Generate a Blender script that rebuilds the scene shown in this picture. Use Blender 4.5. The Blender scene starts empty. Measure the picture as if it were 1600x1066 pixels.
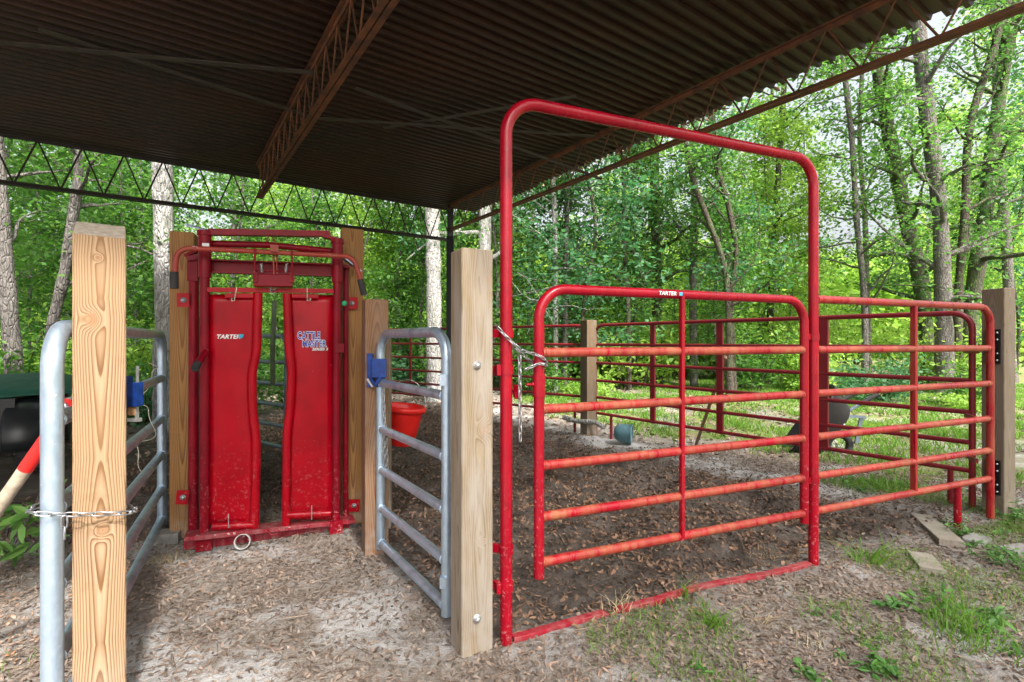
import bpy, math, random
import numpy as np
from mathutils import Vector, Matrix, noise as mnoise

random.seed(7)
SC = bpy.context.scene
COL = SC.collection
# ------------------------------------------------------------------ camera, light, exposure
F = 780.0 / 1600.0 * 36.0
EYE = 1.275
cd = bpy.data.cameras.new('camera'); cam = bpy.data.objects.new('camera', cd); COL.objects.link(cam)
cam.location = (0, 0, EYE); cam.rotation_euler = (math.radians(90), 0, 0)
cd.lens = F; cd.sensor_width = 36; cd.clip_start = 0.05; cd.clip_end = 800
SC.camera = cam
SUN_EL, SUN_AZ = math.radians(48), math.radians(150)      # azimuth clockwise from +Y (sun behind the viewer, to the right)
W = bpy.data.worlds.new('World'); SC.world = W; W.use_nodes = True
nt = W.node_tree; bg = nt.nodes['Background']
sky = nt.nodes.new('ShaderNodeTexSky'); sky.sky_type = 'NISHITA'; sky.sun_disc = False
sky.sun_elevation = SUN_EL; sky.sun_rotation = SUN_AZ
sky.air_density = 1.0; sky.dust_density = 9.0; sky.ozone_density = 0.3
hs = nt.nodes.new('ShaderNodeHueSaturation'); hs.inputs['Saturation'].default_value = .35     # hazy white sky
nt.links.new(sky.outputs[0], hs.inputs['Color']); nt.links.new(hs.outputs[0], bg.inputs[0]); bg.inputs[1].default_value = 0.15
sd = bpy.data.lights.new('sun', 'SUN'); sun = bpy.data.objects.new('sun', sd); COL.objects.link(sun)
sd.energy = 2.6; sd.angle = math.radians(2.5); sd.color = (1, .96, .90)
S = Vector((math.sin(SUN_AZ) * math.cos(SUN_EL), math.cos(SUN_AZ) * math.cos(SUN_EL), math.sin(SUN_EL)))
sun.rotation_euler = S.to_track_quat('Z', 'Y').to_euler(); sun.location = (8, -14, 20)
VS = SC.view_settings; VS.view_transform = 'Standard'; VS.look = 'None'; VS.gamma = 1; VS.exposure = 1.6
SC.cycles.max_bounces = 8; SC.cycles.diffuse_bounces = 5; SC.cycles.transmission_bounces = 4
SC.cycles.use_denoising = True

# ------------------------------------------------------------------ helpers
def at(px, py, Y): return Vector(((px - 800) / 780 * Y, Y, EYE - (py - 533) / 780 * Y))
def gp(px, py):
    Y = EYE * 780 / (py - 533); return Vector(((px - 800) / 780 * Y, Y, 0))
def plane_hit(px, py, P0, v, d=0.0):
    a = (px - 800) / 780; Y = (P0.x * v.x + P0.y * v.y + d) / (a * v.x + v.y)
    return at(px, py, Y)

def tag(o, label=None, cat=None, group=None, kind=None):
    if label: o['label'] = label
    if cat: o['category'] = cat
    if group: o['group'] = group
    if kind: o['kind'] = kind
    return o
def thing(name, label, cat, loc=(0, 0, 0), group=None):
    o = bpy.data.objects.new(name, None); COL.objects.link(o); o.location = loc
    o.empty_display_size = .2; o['wl'] = list(loc)
    return tag(o, label, cat, group)
def wloc(o):
    p = o; v = Vector(o.location)
    while p.parent: p = p.parent; v += Vector(p.location)
    return v

class MB:
    def __init__(s): s.v = []; s.f = []; s.sm = []
    def add(s, vs, fs, smooth=False):
        n = len(s.v); s.v += [tuple(v) for v in vs]; s.f += [tuple(i + n for i in f) for f in fs]; s.sm += [smooth] * len(fs); return s
    def box(s, c, size, rz=0.0, M=None):
        M = M or Matrix.Rotation(rz, 3, 'Z'); c = Vector(c); h = Vector(size) / 2
        vs = [c + M @ Vector((sx * h.x, sy * h.y, sz * h.z)) for sz in (-1, 1) for sx, sy in ((-1, -1), (1, -1), (1, 1), (-1, 1))]
        return s.add(vs, [(3, 2, 1, 0), (4, 5, 6, 7), (0, 1, 5, 4), (1, 2, 6, 5), (2, 3, 7, 6), (3, 0, 4, 7)])
    def beam(s, p, q, w, h, up=(0, 0, 1)):
        p = Vector(p); q = Vector(q); d = (q - p); L = d.length; d.normalize(); up = Vector(up)
        sd_ = d.cross(up)
        if sd_.length < 1e-4: sd_ = d.cross(Vector((1, 0, 0)))
        sd_.normalize(); u2 = sd_.cross(d).normalized()
        M = Matrix((d, sd_, u2)).transposed()
        return s.box((p + q) / 2, (L, w, h), M=M)
    def bbeam(s, p, q, w, h, up=(0, 0, 1), c=.004):
        """beam with chamfered long edges"""
        p = Vector(p); q = Vector(q); d = (q - p).normalized(); up = Vector(up)
        sd_ = d.cross(up)
        if sd_.length < 1e-4: sd_ = d.cross(Vector((1, 0, 0)))
        sd_.normalize(); u2 = sd_.cross(d).normalized(); a, b = w / 2, h / 2
        prof = [(a - c, -b), (a, -b + c), (a, b - c), (a - c, b), (-a + c, b), (-a, b - c), (-a, -b + c), (-a + c, -b)]
        vs = [P + sd_ * x + u2 * y for P in (p, q) for x, y in prof]; n = 8
        fs = [(i, (i + 1) % n, n + (i + 1) % n, n + i) for i in range(n)] + [tuple(range(n))[::-1], tuple(range(n, 2 * n))]
        return s.add(vs, fs)
    def tube(s, pts, r, n=14, caps=True, closed=False):
        pts = [Vector(p) for p in pts]; m = len(pts)
        rs = r if isinstance(r, (list, tuple)) else [r] * m
        tg = []
        for i in range(m):
            if closed: t = pts[(i + 1) % m] - pts[i - 1]
            elif i == 0: t = pts[1] - pts[0]
            elif i == m - 1: t = pts[-1] - pts[-2]
            else: t = (pts[i + 1] - pts[i]).normalized() + (pts[i] - pts[i - 1]).normalized()
            tg.append(t.normalized() if t.length > 1e-9 else Vector((0, 0, 1)))
        ref = Vector((0, 0, 1)) if abs(tg[0].z) < .9 else Vector((1, 0, 0))
        nrm = (ref - tg[0] * ref.dot(tg[0])).normalized(); vs = []
        for i in range(m):
            nrm = (nrm - tg[i] * nrm.dot(tg[i]))
            nrm = nrm.normalized() if nrm.length > 1e-6 else tg[i].orthogonal().normalized()
            b = tg[i].cross(nrm)
            for k in range(n):
                a = 2 * math.pi * k / n; vs.append(pts[i] + (nrm * math.cos(a) + b * math.sin(a)) * rs[i])
        fs = []
        for i in range(m if closed else m - 1):
            j = (i + 1) % m
            for k in range(n): k2 = (k + 1) % n; fs.append((i * n + k, i * n + k2, j * n + k2, j * n + k))
        s.add(vs, fs, True)
        if caps and not closed:
            s.add(vs[:n], [tuple(range(n))[::-1]]); s.add(vs[-n:], [tuple(range(n))])
        return s
    def lathe(s, c, prof, n=24, M=None, smooth=True):
        M = M or Matrix.Identity(3); c = Vector(c)
        vs = [c + M @ Vector((r * math.cos(2 * math.pi * k / n), r * math.sin(2 * math.pi * k / n), z)) for r, z in prof for k in range(n)]
        fs = [(i * n + k, i * n + (k + 1) % n, (i + 1) * n + (k + 1) % n, (i + 1) * n + k) for i in range(len(prof) - 1) for k in range(n)]
        return s.add(vs, fs, smooth)
    def build(s, name, mat, parent=None, loc=None):
        me = bpy.data.meshes.new(name)
        base = Vector(loc) if loc is not None else (wloc(parent) if parent else Vector((0, 0, 0)))
        me.from_pydata([(v[0] - base.x, v[1] - base.y, v[2] - base.z) for v in s.v], [], s.f)
        me.polygons.foreach_set('use_smooth', s.sm); me.materials.append(mat); me.update()
        o = bpy.data.objects.new(name, me); COL.objects.link(o)
        if parent: o.parent = parent
        else: o.location = base
        return o

def weld(m, p, d, r):
    """small uneven weld bead round a pipe end"""
    d = Vector(d).normalized(); a = d.orthogonal().normalized(); b = d.cross(a)
    m.tube([Vector(p) + (a * math.cos(t) + b * math.sin(t)) * r + d * .0012 * math.sin(t * 9) for t in [2 * math.pi * k / 18 for k in range(18)]], .0032, 6, closed=True); return m
def fillet(pts, r, n=8):
    pts = [Vector(p) for p in pts]; out = [pts[0]]
    for i in range(1, len(pts) - 1):
        a = (pts[i - 1] - pts[i]).normalized(); b = (pts[i + 1] - pts[i]).normalized()
        ang = a.angle(b); t = r / math.tan(ang / 2); c = pts[i] + (a + b).normalized() * (r / math.sin(ang / 2))
        p0 = pts[i] + a * t; p1 = pts[i] + b * t; v0 = p0 - c; v1 = p1 - c; sw = v0.angle(v1)
        for k in range(n + 1):
            w = k / n; out.append(c + (v0 * math.sin((1 - w) * sw) + v1 * math.sin(w * sw)) / math.sin(sw))
    out.append(pts[-1]); return out

def quick_mesh(name, V, Fq, mat, smooth=False):
    me = bpy.data.meshes.new(name); k = Fq.shape[1]
    me.vertices.add(len(V)); me.vertices.foreach_set('co', V.astype(np.float32).ravel())
    me.loops.add(Fq.size); me.loops.foreach_set('vertex_index', Fq.astype(np.int32).ravel())
    me.polygons.add(len(Fq)); me.polygons.foreach_set('loop_start', np.arange(0, Fq.size, k, dtype=np.int32))
    me.polygons.foreach_set('loop_total', np.full(len(Fq), k, dtype=np.int32))
    me.polygons.foreach_set('use_smooth', np.full(len(Fq), smooth)); me.materials.append(mat)
    me.update(calc_edges=True); me.validate(); return me
def link_mesh(name, me, parent=None, loc=(0, 0, 0)):
    o = bpy.data.objects.new(name, me); COL.objects.link(o); o.location = loc
    if parent: o.parent = parent
    return o

# ------------------------------------------------------------------ node material helpers
class N:
    def __init__(s, name):
        s.m = bpy.data.materials.new(name); s.m.use_nodes = True; s.t = s.m.node_tree
        s.b = s.t.nodes['Principled BSDF']; s.out = s.t.nodes['Material Output']; s._c = None
    def new(s, typ, **kw):
        n = s.t.nodes.new('ShaderNode' + typ)
        for k, v in kw.items(): setattr(n, k, v)
        return n
    def ln(s, a, b): s.t.links.new(a, b)
    def put(s, sock, v):
        if isinstance(v, bpy.types.NodeSocket): s.ln(v, sock)
        elif v is not None: sock.default_value = v
    def co(s):
        if s._c is None: s._c = s.new('TexCoord').outputs['Object']
        return s._c
    def m_(s, op, a, b=None, c=None, clamp=False):
        n = s.new('Math', operation=op); n.use_clamp = clamp
        s.put(n.inputs[0], a); s.put(n.inputs[1], b); s.put(n.inputs[2], c); return n.outputs[0]
    def scale(s, v, vec=None):
        n = s.new('Mapping'); s.put(n.inputs[0], vec or s.co()); n.inputs['Scale'].default_value = v; return n.outputs[0]
    def noise(s, sc, det=3, rough=.55, vec=None, dist=0):
        n = s.new('TexNoise'); s.put(n.inputs['Vector'], vec or s.co()); n.inputs['Scale'].default_value = sc
        n.inputs['Detail'].default_value = det; n.inputs['Roughness'].default_value = rough; n.inputs['Distortion'].default_value = dist
        return n.outputs['Fac']
    def ramp(s, f, stops, interp='LINEAR'):
        n = s.new('ValToRGB'); cr = n.color_ramp; cr.interpolation = interp
        while len(cr.elements) < len(stops): cr.elements.new(.5)
        for e, (p, c) in zip(cr.elements, stops): e.position = p; e.color = (*c, 1) if len(c) == 3 else c
        s.put(n.inputs[0], f); return n.outputs[0]
    def mix(s, f, a, b, mode='MIX'):
        n = s.new('Mix', data_type='RGBA', blend_type=mode)
        s.put(n.inputs['Factor'], f)
        for k, v in ((6, a), (7, b)): s.put(n.inputs[k], (*v, 1) if isinstance(v, tuple) and len(v) == 3 else v)
        return n.outputs[2]
    def rng(s, f, a, b, c=0.0, d=1.0):
        n = s.new('MapRange'); s.put(n.inputs[0], f)
        for i, v in enumerate((a, b, c, d)): n.inputs[i + 1].default_value = v
        return n.outputs[0]
    def bump(s, h, st=.3, dist=.01):
        n = s.new('Bump'); n.inputs['Strength'].default_value = st; n.inputs['Distance'].default_value = dist
        s.put(n.inputs['Height'], h); s.ln(n.outputs[0], s.b.inputs['Normal'])
    def fin(s, col, rough=.6, metal=0.0, spec=None, coat=None):
        s.put(s.b.inputs['Base Color'], (*col, 1) if isinstance(col, tuple) and len(col) == 3 else col)
        s.put(s.b.inputs['Roughness'], rough); s.put(s.b.inputs['Metallic'], metal)
        if spec is not None: s.b.inputs['Specular IOR Level'].default_value = spec
        if coat: s.b.inputs['Coat Weight'].default_value = coat; s.b.inputs['Coat Roughness'].default_value = .15
        return s.m

def mat_red(name, base=(.34, .0015, .015), base2=(.23, .001, .010), dust=.0, dustcol=(.33, .12, .055), chips=.68, rough=.24, low_dust=0.0, spec=.38):
    n = N(name); c = n.mix(n.rng(n.noise(6, 4), .35, .7), base, base2)
    if dust:
        geo = n.new('NewGeometry'); sx = n.new('SeparateXYZ'); n.ln(geo.outputs['Normal'], sx.inputs[0])
        st = n.noise(1.0, 6, .7, n.scale((28, 28, 3)))          # dirt in short vertical smears
        bl = n.noise(3.5, 3, .6)
        f = n.m_('MULTIPLY', n.rng(st, .36, .62), n.rng(bl, .3, .55), clamp=True)
        f = n.m_('MULTIPLY', f, dust, clamp=True)
        c = n.mix(f, c, dustcol)
        rough = n.rng(f, 0, 1, rough, .7)
    ch = n.rng(n.noise(38, 4, .6), chips, chips + .03)
    c = n.mix(ch, c, (.62, .42, .42))
    if low_dust:
        sp = n.new('SeparateXYZ'); n.ln(n.co(), sp.inputs[0])
        z = n.rng(sp.outputs[2], .02, .7, 1.0, 0.0)
        f = n.m_('MULTIPLY', n.m_('MULTIPLY', z, n.rng(n.noise(48, 6, .75), .56, .64)), low_dust, clamp=True)
        c = n.mix(f, c, (.60, .30, .30))
    n.bump(n.noise(90, 3), .08, .002)
    return n.fin(c, rough, 0, spec)

MRED = mat_red('red_paint', chips=.74, low_dust=.5, dust=.12, dustcol=(.2, .04, .03))
MRAIL = mat_red('red_paint_dusty', dust=.95, chips=.76)
MRAILL = mat_red('red_paint_light_dust', dust=.5, chips=.76)
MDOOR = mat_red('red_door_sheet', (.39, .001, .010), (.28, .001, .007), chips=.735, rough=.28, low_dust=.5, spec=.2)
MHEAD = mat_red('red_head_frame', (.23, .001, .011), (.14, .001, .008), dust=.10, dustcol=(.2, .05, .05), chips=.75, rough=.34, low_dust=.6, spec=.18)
MREDSHADE = mat_red('red_paint_shaded', (.22, .008, .018), (.15, .006, .012), chips=.74, dust=.15, dustcol=(.2, .08, .05), rough=.42)  # red of the back panels, their shade put into a darker base
MHAND = mat_red('worn_handle_paint', (.34, .03, .02), (.25, .03, .02), dust=.5, dustcol=(.30, .09, .05), rough=.45)
MTHR = mat_red('threshold_red', (.30, .004, .02), (.22, .003, .016), dust=.5, dustcol=(.34, .2, .17), chips=.70, rough=.6, spec=.2)

def mat_simple(name, col, rough=.6, metal=0.0, var=.25, sc=12, bump=.0, spec=None):
    n = N(name); d = tuple(c * (1 - var) for c in col)
    c = n.mix(n.rng(n.noise(sc, 4), .35, .65), col, d)
    if bump: n.bump(n.noise(sc * 4, 4), bump, .004)
    return n.fin(c, rough, metal, spec)
def mat_galv():
    n = N('galvanised_steel'); v = n.new('TexVoronoi'); n.put(v.inputs['Vector'], n.co()); v.inputs['Scale'].default_value = 45
    sp = n.rng(v.outputs['Distance'], 0, .7, 0, 1)
    c = n.mix(n.m_('MULTIPLY', sp, .45), (.50, .61, .72), (.38, .48, .60))  # blue of the reflected sky put into the base colour
    st = n.noise(1, 5, .7, n.scale((9, 9, 2.5)))
    c = n.mix(n.rng(st, .48, .66, 0, .6), c, (.22, .28, .38))
    c = n.mix(n.rng(n.noise(45, 4), .68, .72), c, (.75, .75, .72))
    return n.fin(c, n.rng(n.noise(25, 3), .3, .7, .28, .5), .75)
MGALV = mat_galv()
MCHAIN = mat_simple('zinc_chain', (.46, .47, .49), .32, .85, .4, 60)
MRUSTCH = mat_simple('dull_steel', (.30, .28, .26), .5, .6, .4, 30)
MBLK = mat_simple('black_steel', (.02, .02, .022), .5, .3, .4)
MBRKT = mat_simple('black_hinge', (.015, .015, .017), .4, .4, .3)
MRUB = mat_simple('black_rubber', (.03, .029, .03), .75, 0, .4, 30, .1)
MPLAS = mat_simple('black_plastic', (.02, .022, .025), .38, 0, .2)
MBLUE = mat_simple('blue_paint', (.006, .045, .26), .4, .1, .45, 30)
MBUCK = mat_simple('red_plastic', (.70, .015, .012), .4, 0, .12)
MTEAL = mat_simple('teal_plastic', (.08, .17, .20), .5, 0, .3, 9)
MCANV = mat_simple('green_canvas', (.01, .11, .07), .6, 0, .3)
MWHITE = mat_simple('white_paint', (.78, .78, .78), .5, 0, .1)
MLBLUE = mat_simple('blue_ink', (.03, .05, .38), .5, 0, .1)
MCYAN = mat_simple('cyan_ink', (.05, .38, .62), .5, 0, .1)
MBOLT = mat_simple('zinc_bolt', (.6, .6, .6), .35, .7, .3, 60)
MGREENDOT = mat_simple('green_tag', (.02, .35, .15), .5, 0, .1)
MGREYT = mat_simple('grey_green_tube', (.20, .27, .28), .5, .2, .3)
MCONC = mat_simple('concrete', (.27, .26, .245), .9, 0, .35, 14, .4)
MSTONE = mat_simple('pale_stone', (.27, .245, .24), .85, 0, .3, 20, .4)
MTWINE = mat_simple('pale_twine', (.62, .56, .46), .8, 0, .2)

def mat_wood(name, knots, light, dark, heart=-.035, freq=190, zf=4.5, seed=0, rough=.62, weather=0, x0=0.0, dry=(.24, .21, .18)):
    n = N(name); sp = n.new('SeparateXYZ'); n.ln(n.co(), sp.inputs[0]); x, y, z = sp.outputs
    mp = n.new('Mapping'); n.put(mp.inputs[0], n.co()); mp.inputs['Scale'].default_value = (5, 5, .55); mp.inputs['Location'].default_value = (seed, seed * 2, seed)
    wob = n.m_('SUBTRACT', n.noise(1, 2, .4, mp.outputs[0]), .5)
    wob2 = n.m_('SUBTRACT', n.noise(1, 1, .5, n.scale((2, 2, 2.2))), .5)
    xx = n.m_('ADD', n.m_('SUBTRACT', x, x0), n.m_('MULTIPLY', wob, .022))
    yy = n.m_('SUBTRACT', y, heart)
    r = n.m_('SQRT', n.m_('ADD', n.m_('MULTIPLY', xx, xx), n.m_('MULTIPLY', yy, yy)))
    Fd = n.m_('MULTIPLY', r, freq)
    Fd = n.m_('ADD', Fd, n.m_('MULTIPLY', wob2, .9))
    zt = None
    for kx, kz, kr, ka in knots:
        dz0 = n.m_('SUBTRACT', z, kz); dz = n.m_('MAXIMUM', n.m_('MULTIPLY', dz0, 1.7), n.m_('MULTIPLY', dz0, -.9)); zt = dz if zt is None else n.m_('MINIMUM', zt, dz)
    if zt is not None: Fd = n.m_('ADD', Fd, n.m_('MULTIPLY', zt, zf))
    core = None
    for kx, kz, kr, ka in knots:
        dx = n.m_('DIVIDE', n.m_('SUBTRACT', x, kx), kr); dz = n.m_('DIVIDE', n.m_('SUBTRACT', z, kz), kr * 1.25)
        d2 = n.m_('ADD', n.m_('MULTIPLY', dx, dx), n.m_('MULTIPLY', dz, dz))
        g = n.m_('EXPONENT', n.m_('MULTIPLY', d2, -1.0))
        Fd = n.m_('ADD', Fd, n.m_('MULTIPLY', g, ka))
        core = g if core is None else n.m_('MAXIMUM', core, g)
    fr = n.m_('FRACT', Fd)
    mid = tuple((a * 1.2 + b) / 2.2 for a, b in zip(light, dark))
    c = n.ramp(fr, [(0, light), (.25, light), (.62, mid), (.84, dark), (.93, dark), (1.0, light)])
    fine = n.noise(1, 4, .6, n.scale((260, 260, 5)))
    c = n.mix(n.rng(fine, .35, .7, 0, .28), c, tuple(v * .55 for v in dark))
    c = n.mix(n.rng(n.noise(2.4, 3), .42, .7, 0, .45), c, tuple(a * b for a, b in zip(light, (.92, .78, .6))))
    if core is not None: c = n.mix(n.rng(core, .55, .8, 0, .7), c, n.mix(fr, tuple(v * .7 for v in dark), (.46, .24, .13)))
    ck = n.noise(1, 2, .5, n.scale((70, 70, 1.3))); c = n.mix(n.rng(ck, .70, .73, 0, .8), c, tuple(v * .35 for v in dark))
    c = n.mix(n.rng(n.noise(7, 5, .65), .56, .72, 0, .35), c, tuple(v * .8 for v in dark))
    if weather:
        w = n.rng(n.noise(1, 5, .6, n.scale((20, 20, 3))), .35, .65, 0, weather)
        c = n.mix(w, c, dry)
    zlow = n.rng(z, 0.0, .28, .5, 0)
    c = n.mix(n.m_('MULTIPLY', zlow, n.rng(n.noise(18, 4), .35, .65), clamp=True), c, (.33, .30, .27))
    n.bump(n.m_('ADD', fr, fine), .12, .002)
    return n.fin(c, rough, 0, .25)

W1 = mat_wood('pine_new', [(-.022, 1.345, .024, 5), (-.004, 1.545, .010, 3), (.006, .66, .022, 5), (0, .1, .02, 4)], (.37, .26, .16), (.155, .07, .027), seed=1)
W2 = mat_wood('pine_weathered', [(.03, .91, .03, 5), (.05, 1.53, .022, 4), (.02, .45, .012, 3)], (.29, .23, .15), (.15, .10, .058), seed=4, weather=.8, heart=-.02, freq=170, x0=.01, dry=(.33, .29, .25))
W3 = mat_wood('pine_orange', [(.01, .5, .02, 3)], (.25, .135, .068), (.13, .055, .025), seed=9, weather=.3, heart=.0, freq=150)
W4 = mat_wood('pine_amber', [(0, 2.6, .02, 3)], (.35, .185, .065), (.17, .07, .022), seed=13, heart=-.03, freq=160)
W5 = mat_wood('pine_greyed', [(-.02, 1.2, .02, 3)], (.23, .18, .125), (.12, .085, .055), seed=17, weather=.5, heart=0)
W7 = mat_wood('pine_brown', [(.0, .9, .02, 3)], (.19, .135, .075), (.10, .06, .03), seed=27, weather=.4)
W6 = mat_wood('board_grey', [], (.27, .235, .19), (.16, .125, .09), seed=20, weather=.7)
MHANDLE = mat_simple('ash_handle', (.48, .40, .30), .6, 0, .4, 25, .1)

def mat_bark(name, a, b, moss=.0):
    n = N(name); v = n.noise(1, 8, .72, n.scale((16, 16, 3.2)), 1.2)
    w = n.new('TexVoronoi'); n.put(w.inputs['Vector'], n.scale((26, 26, 8))); w.inputs['Randomness'].default_value = 1.0; w.inputs['Scale'].default_value = 1; w.feature = 'DISTANCE_TO_EDGE'
    c = n.mix(n.rng(v, .38, .62), a, b)
    c = n.mix(n.m_('MULTIPLY', n.rng(w.outputs['Distance'], 0, .10, .5, 0), n.rng(n.noise(5, 3), .4, .6)), c, tuple(x * .3 for x in a))
    if moss: c = n.mix(n.rng(n.noise(3, 5, .6), .45, .6, 0, moss), c, (.10, .15, .05))
    n.bump(n.m_('ADD', v, n.rng(w.outputs['Distance'], 0, .15)), .7, .03)
    return n.fin(c, .9, 0, .15)
BARK1 = mat_bark('bark_grey', (.09, .08, .072), (.20, .185, .17))
BARK2 = mat_bark('bark_pale', (.19, .18, .17), (.46, .445, .43), .2)
BARK3 = mat_bark('bark_dark', (.045, .037, .03), (.11, .09, .072), .35)
BARK4 = mat_bark('bark_mossy', (.06, .06, .042), (.12, .115, .085), .7)

def mat_leaf(name, stops, trans=.5, tcol=(.22, .36, .03), rough=.5):
    n = N(name); g = n.new('NewGeometry'); oi = n.new('ObjectInfo')
    rr = n.m_('FRACT', n.m_('ADD', g.outputs['Random Per Island'], n.m_('MULTIPLY', oi.outputs['Random'], .35)))
    big = n.noise(.35, 2, .5)
    rr = n.m_('ADD', n.m_('MULTIPLY', rr, .6), n.m_('MULTIPLY', n.rng(big, .3, .7), .4))
    c = n.ramp(rr, stops); n.fin(c, rough, 0, .35)
    t = n.new('BsdfTranslucent'); tc = n.mix(.5, c, tcol, 'ADD'); n.ln(tc, t.inputs[0])
    mx = n.new('MixShader'); mx.inputs[0].default_value = trans
    n.ln(n.b.outputs[0], mx.inputs[1]); n.ln(t.outputs[0], mx.inputs[2]); n.ln(mx.outputs[0], n.out.inputs[0])
    return n.m
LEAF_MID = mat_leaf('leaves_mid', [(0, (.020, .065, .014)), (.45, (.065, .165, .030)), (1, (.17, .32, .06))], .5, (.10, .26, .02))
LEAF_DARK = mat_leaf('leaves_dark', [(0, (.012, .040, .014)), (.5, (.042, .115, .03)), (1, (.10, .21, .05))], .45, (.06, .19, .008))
LEAF_LIT = mat_leaf('leaves_sun_toned', [(0, (.10, .22, .03)), (.5, (.22, .38, .06)), (1, (.42, .56, .14))], .55, (.30, .42, .05))  # lit copy of the leaves, sunshine put into the colour
LEAF_BLUE = mat_leaf('leaves_bluegreen', [(0, (.022, .075, .036)), (.5, (.06, .165, .075)), (1, (.13, .27, .11))], .45, (.05, .21, .02))
GRASSM = mat_leaf('grass_blades', [(0, (.06, .15, .02)), (.5, (.12, .26, .03)), (.85, (.22, .36, .06)), (1, (.36, .34, .14))], .4, (.14, .22, .02))
WEEDM = mat_leaf('weed_leaves', [(0, (.04, .11, .025)), (.5, (.09, .22, .05)), (.9, (.17, .32, .07)), (1, (.34, .32, .12))], .35, (.1, .25, .02))
DRYG = mat_leaf('dry_grass', [(0, (.35, .27, .14)), (.5, (.5, .42, .25)), (1, (.6, .55, .4))], .2, (.2, .15, .05))
LITTER = mat_leaf('fallen_leaves', [(0, (.05, .038, .031)), (.25, (.12, .088, .068)), (.5, (.21, .160, .126)), (.74, (.31, .245, .20)), (.88, (.36, .185, .09)), (1, (.40, .37, .34))], .12, (.1, .05, .02), .75)
LITTERD = mat_leaf('fallen_leaves_dark', [(0, (.035, .026, .020)), (.3, (.095, .062, .045)), (.6, (.20, .125, .085)), (.86, (.34, .20, .125)), (1, (.44, .36, .30))], .08, (.04, .02, .01), .8)
NEEDLE = mat_leaf('pine_straw', [(0, (.10, .065, .05)), (.5, (.21, .14, .10)), (1, (.36, .29, .24))], .1, (.05, .02, .01), .8)

# ------------------------------------------------------------------ ground
def hash2(ix, iy, seed):
    h = (ix.astype(np.int64) * 374761393 + iy.astype(np.int64) * 668265263 + seed * 1442695041) & 0xffffffff
    h = ((h ^ (h >> 13)) * 1274126177) & 0xffffffff
    return ((h ^ (h >> 16)) & 0xffff) / 65535.0
def vnoise(x, y, sc, seed=0):
    x = x * sc; y = y * sc; ix = np.floor(x); iy = np.floor(y); fx = x - ix; fy = y - iy
    fx = fx * fx * (3 - 2 * fx); fy = fy * fy * (3 - 2 * fy)
    a = hash2(ix, iy, seed); b = hash2(ix + 1, iy, seed); c = hash2(ix, iy + 1, seed); d = hash2(ix + 1, iy + 1, seed)
    return (a * (1 - fx) + b * fx) * (1 - fy) + (c * (1 - fx) + d * fx) * fy
def fbm(x, y, sc, o=4, seed=0):
    s_ = 0; a = .5
    for k in range(o): s_ = s_ + a * vnoise(x, y, sc * 2 ** k, seed + k); a /= 2
    return s_ / (1 - .5 ** o)
def sstep(a, b, v): t = np.clip((v - a) / (b - a), 0, 1); return t * t * (3 - 2 * t)

UF = Vector((.9247, .3805, 0)).normalized()        # run of the front line of the pen
VF = Vector((-.3805, .9247, 0)).normalized()
A0 = Vector((-.025, 2.137, 0)); A1 = Vector((1.725, 2.857, 0))
# pen outline: alley gate post, arch, right post, far post, back corner
PEN = [(-.5, 2.6), (-.15, 2.1), (1.72, 2.87), (3.42, 3.56), (1.15, 6.85), (-1.75, 9.1), (-4, 10.5), (-1.35, 3.6)]
def pen_sdf(x, y):
    """positive inside, metres"""
    d = np.full(x.shape, 1e9); inside = np.zeros(x.shape, bool); n = len(PEN)
    for i in range(n):
        x0, y0 = PEN[i]; x1, y1 = PEN[(i + 1) % n]; ex, ey = x1 - x0, y1 - y0
        t = np.clip(((x - x0) * ex + (y - y0) * ey) / (ex * ex + ey * ey), 0, 1)
        d = np.minimum(d, np.hypot(x - x0 - t * ex, y - y0 - t * ey))
        c = ((y0 > y) != (y1 > y)) & (x < (x1 - x0) * (y - y0) / (y1 - y0 + 1e-12) + x0)
        inside ^= c
    return np.where(inside, d, -d)
def height(x, y):
    x = np.asarray(x, float); y = np.asarray(y, float)
    pen = sstep(-.1, .4, pen_sdf(x, y))
    h = (fbm(x, y, 3.2, 4, 3) - .5) * (.035 + .15 * pen) + (fbm(x, y, 10, 3, 44) - .5) * (.008 + .045 * pen) + (fbm(x, y, .8, 3, 9) - .5) * .05
    near = sstep(10, 30, np.hypot(x, y))
    return h + near * (fbm(x, y, .08, 2, 30) - .5) * 1.2 * 1.0 - .01
def hz(x, y): return float(height(np.array([x]), np.array([y]))[0])
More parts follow.
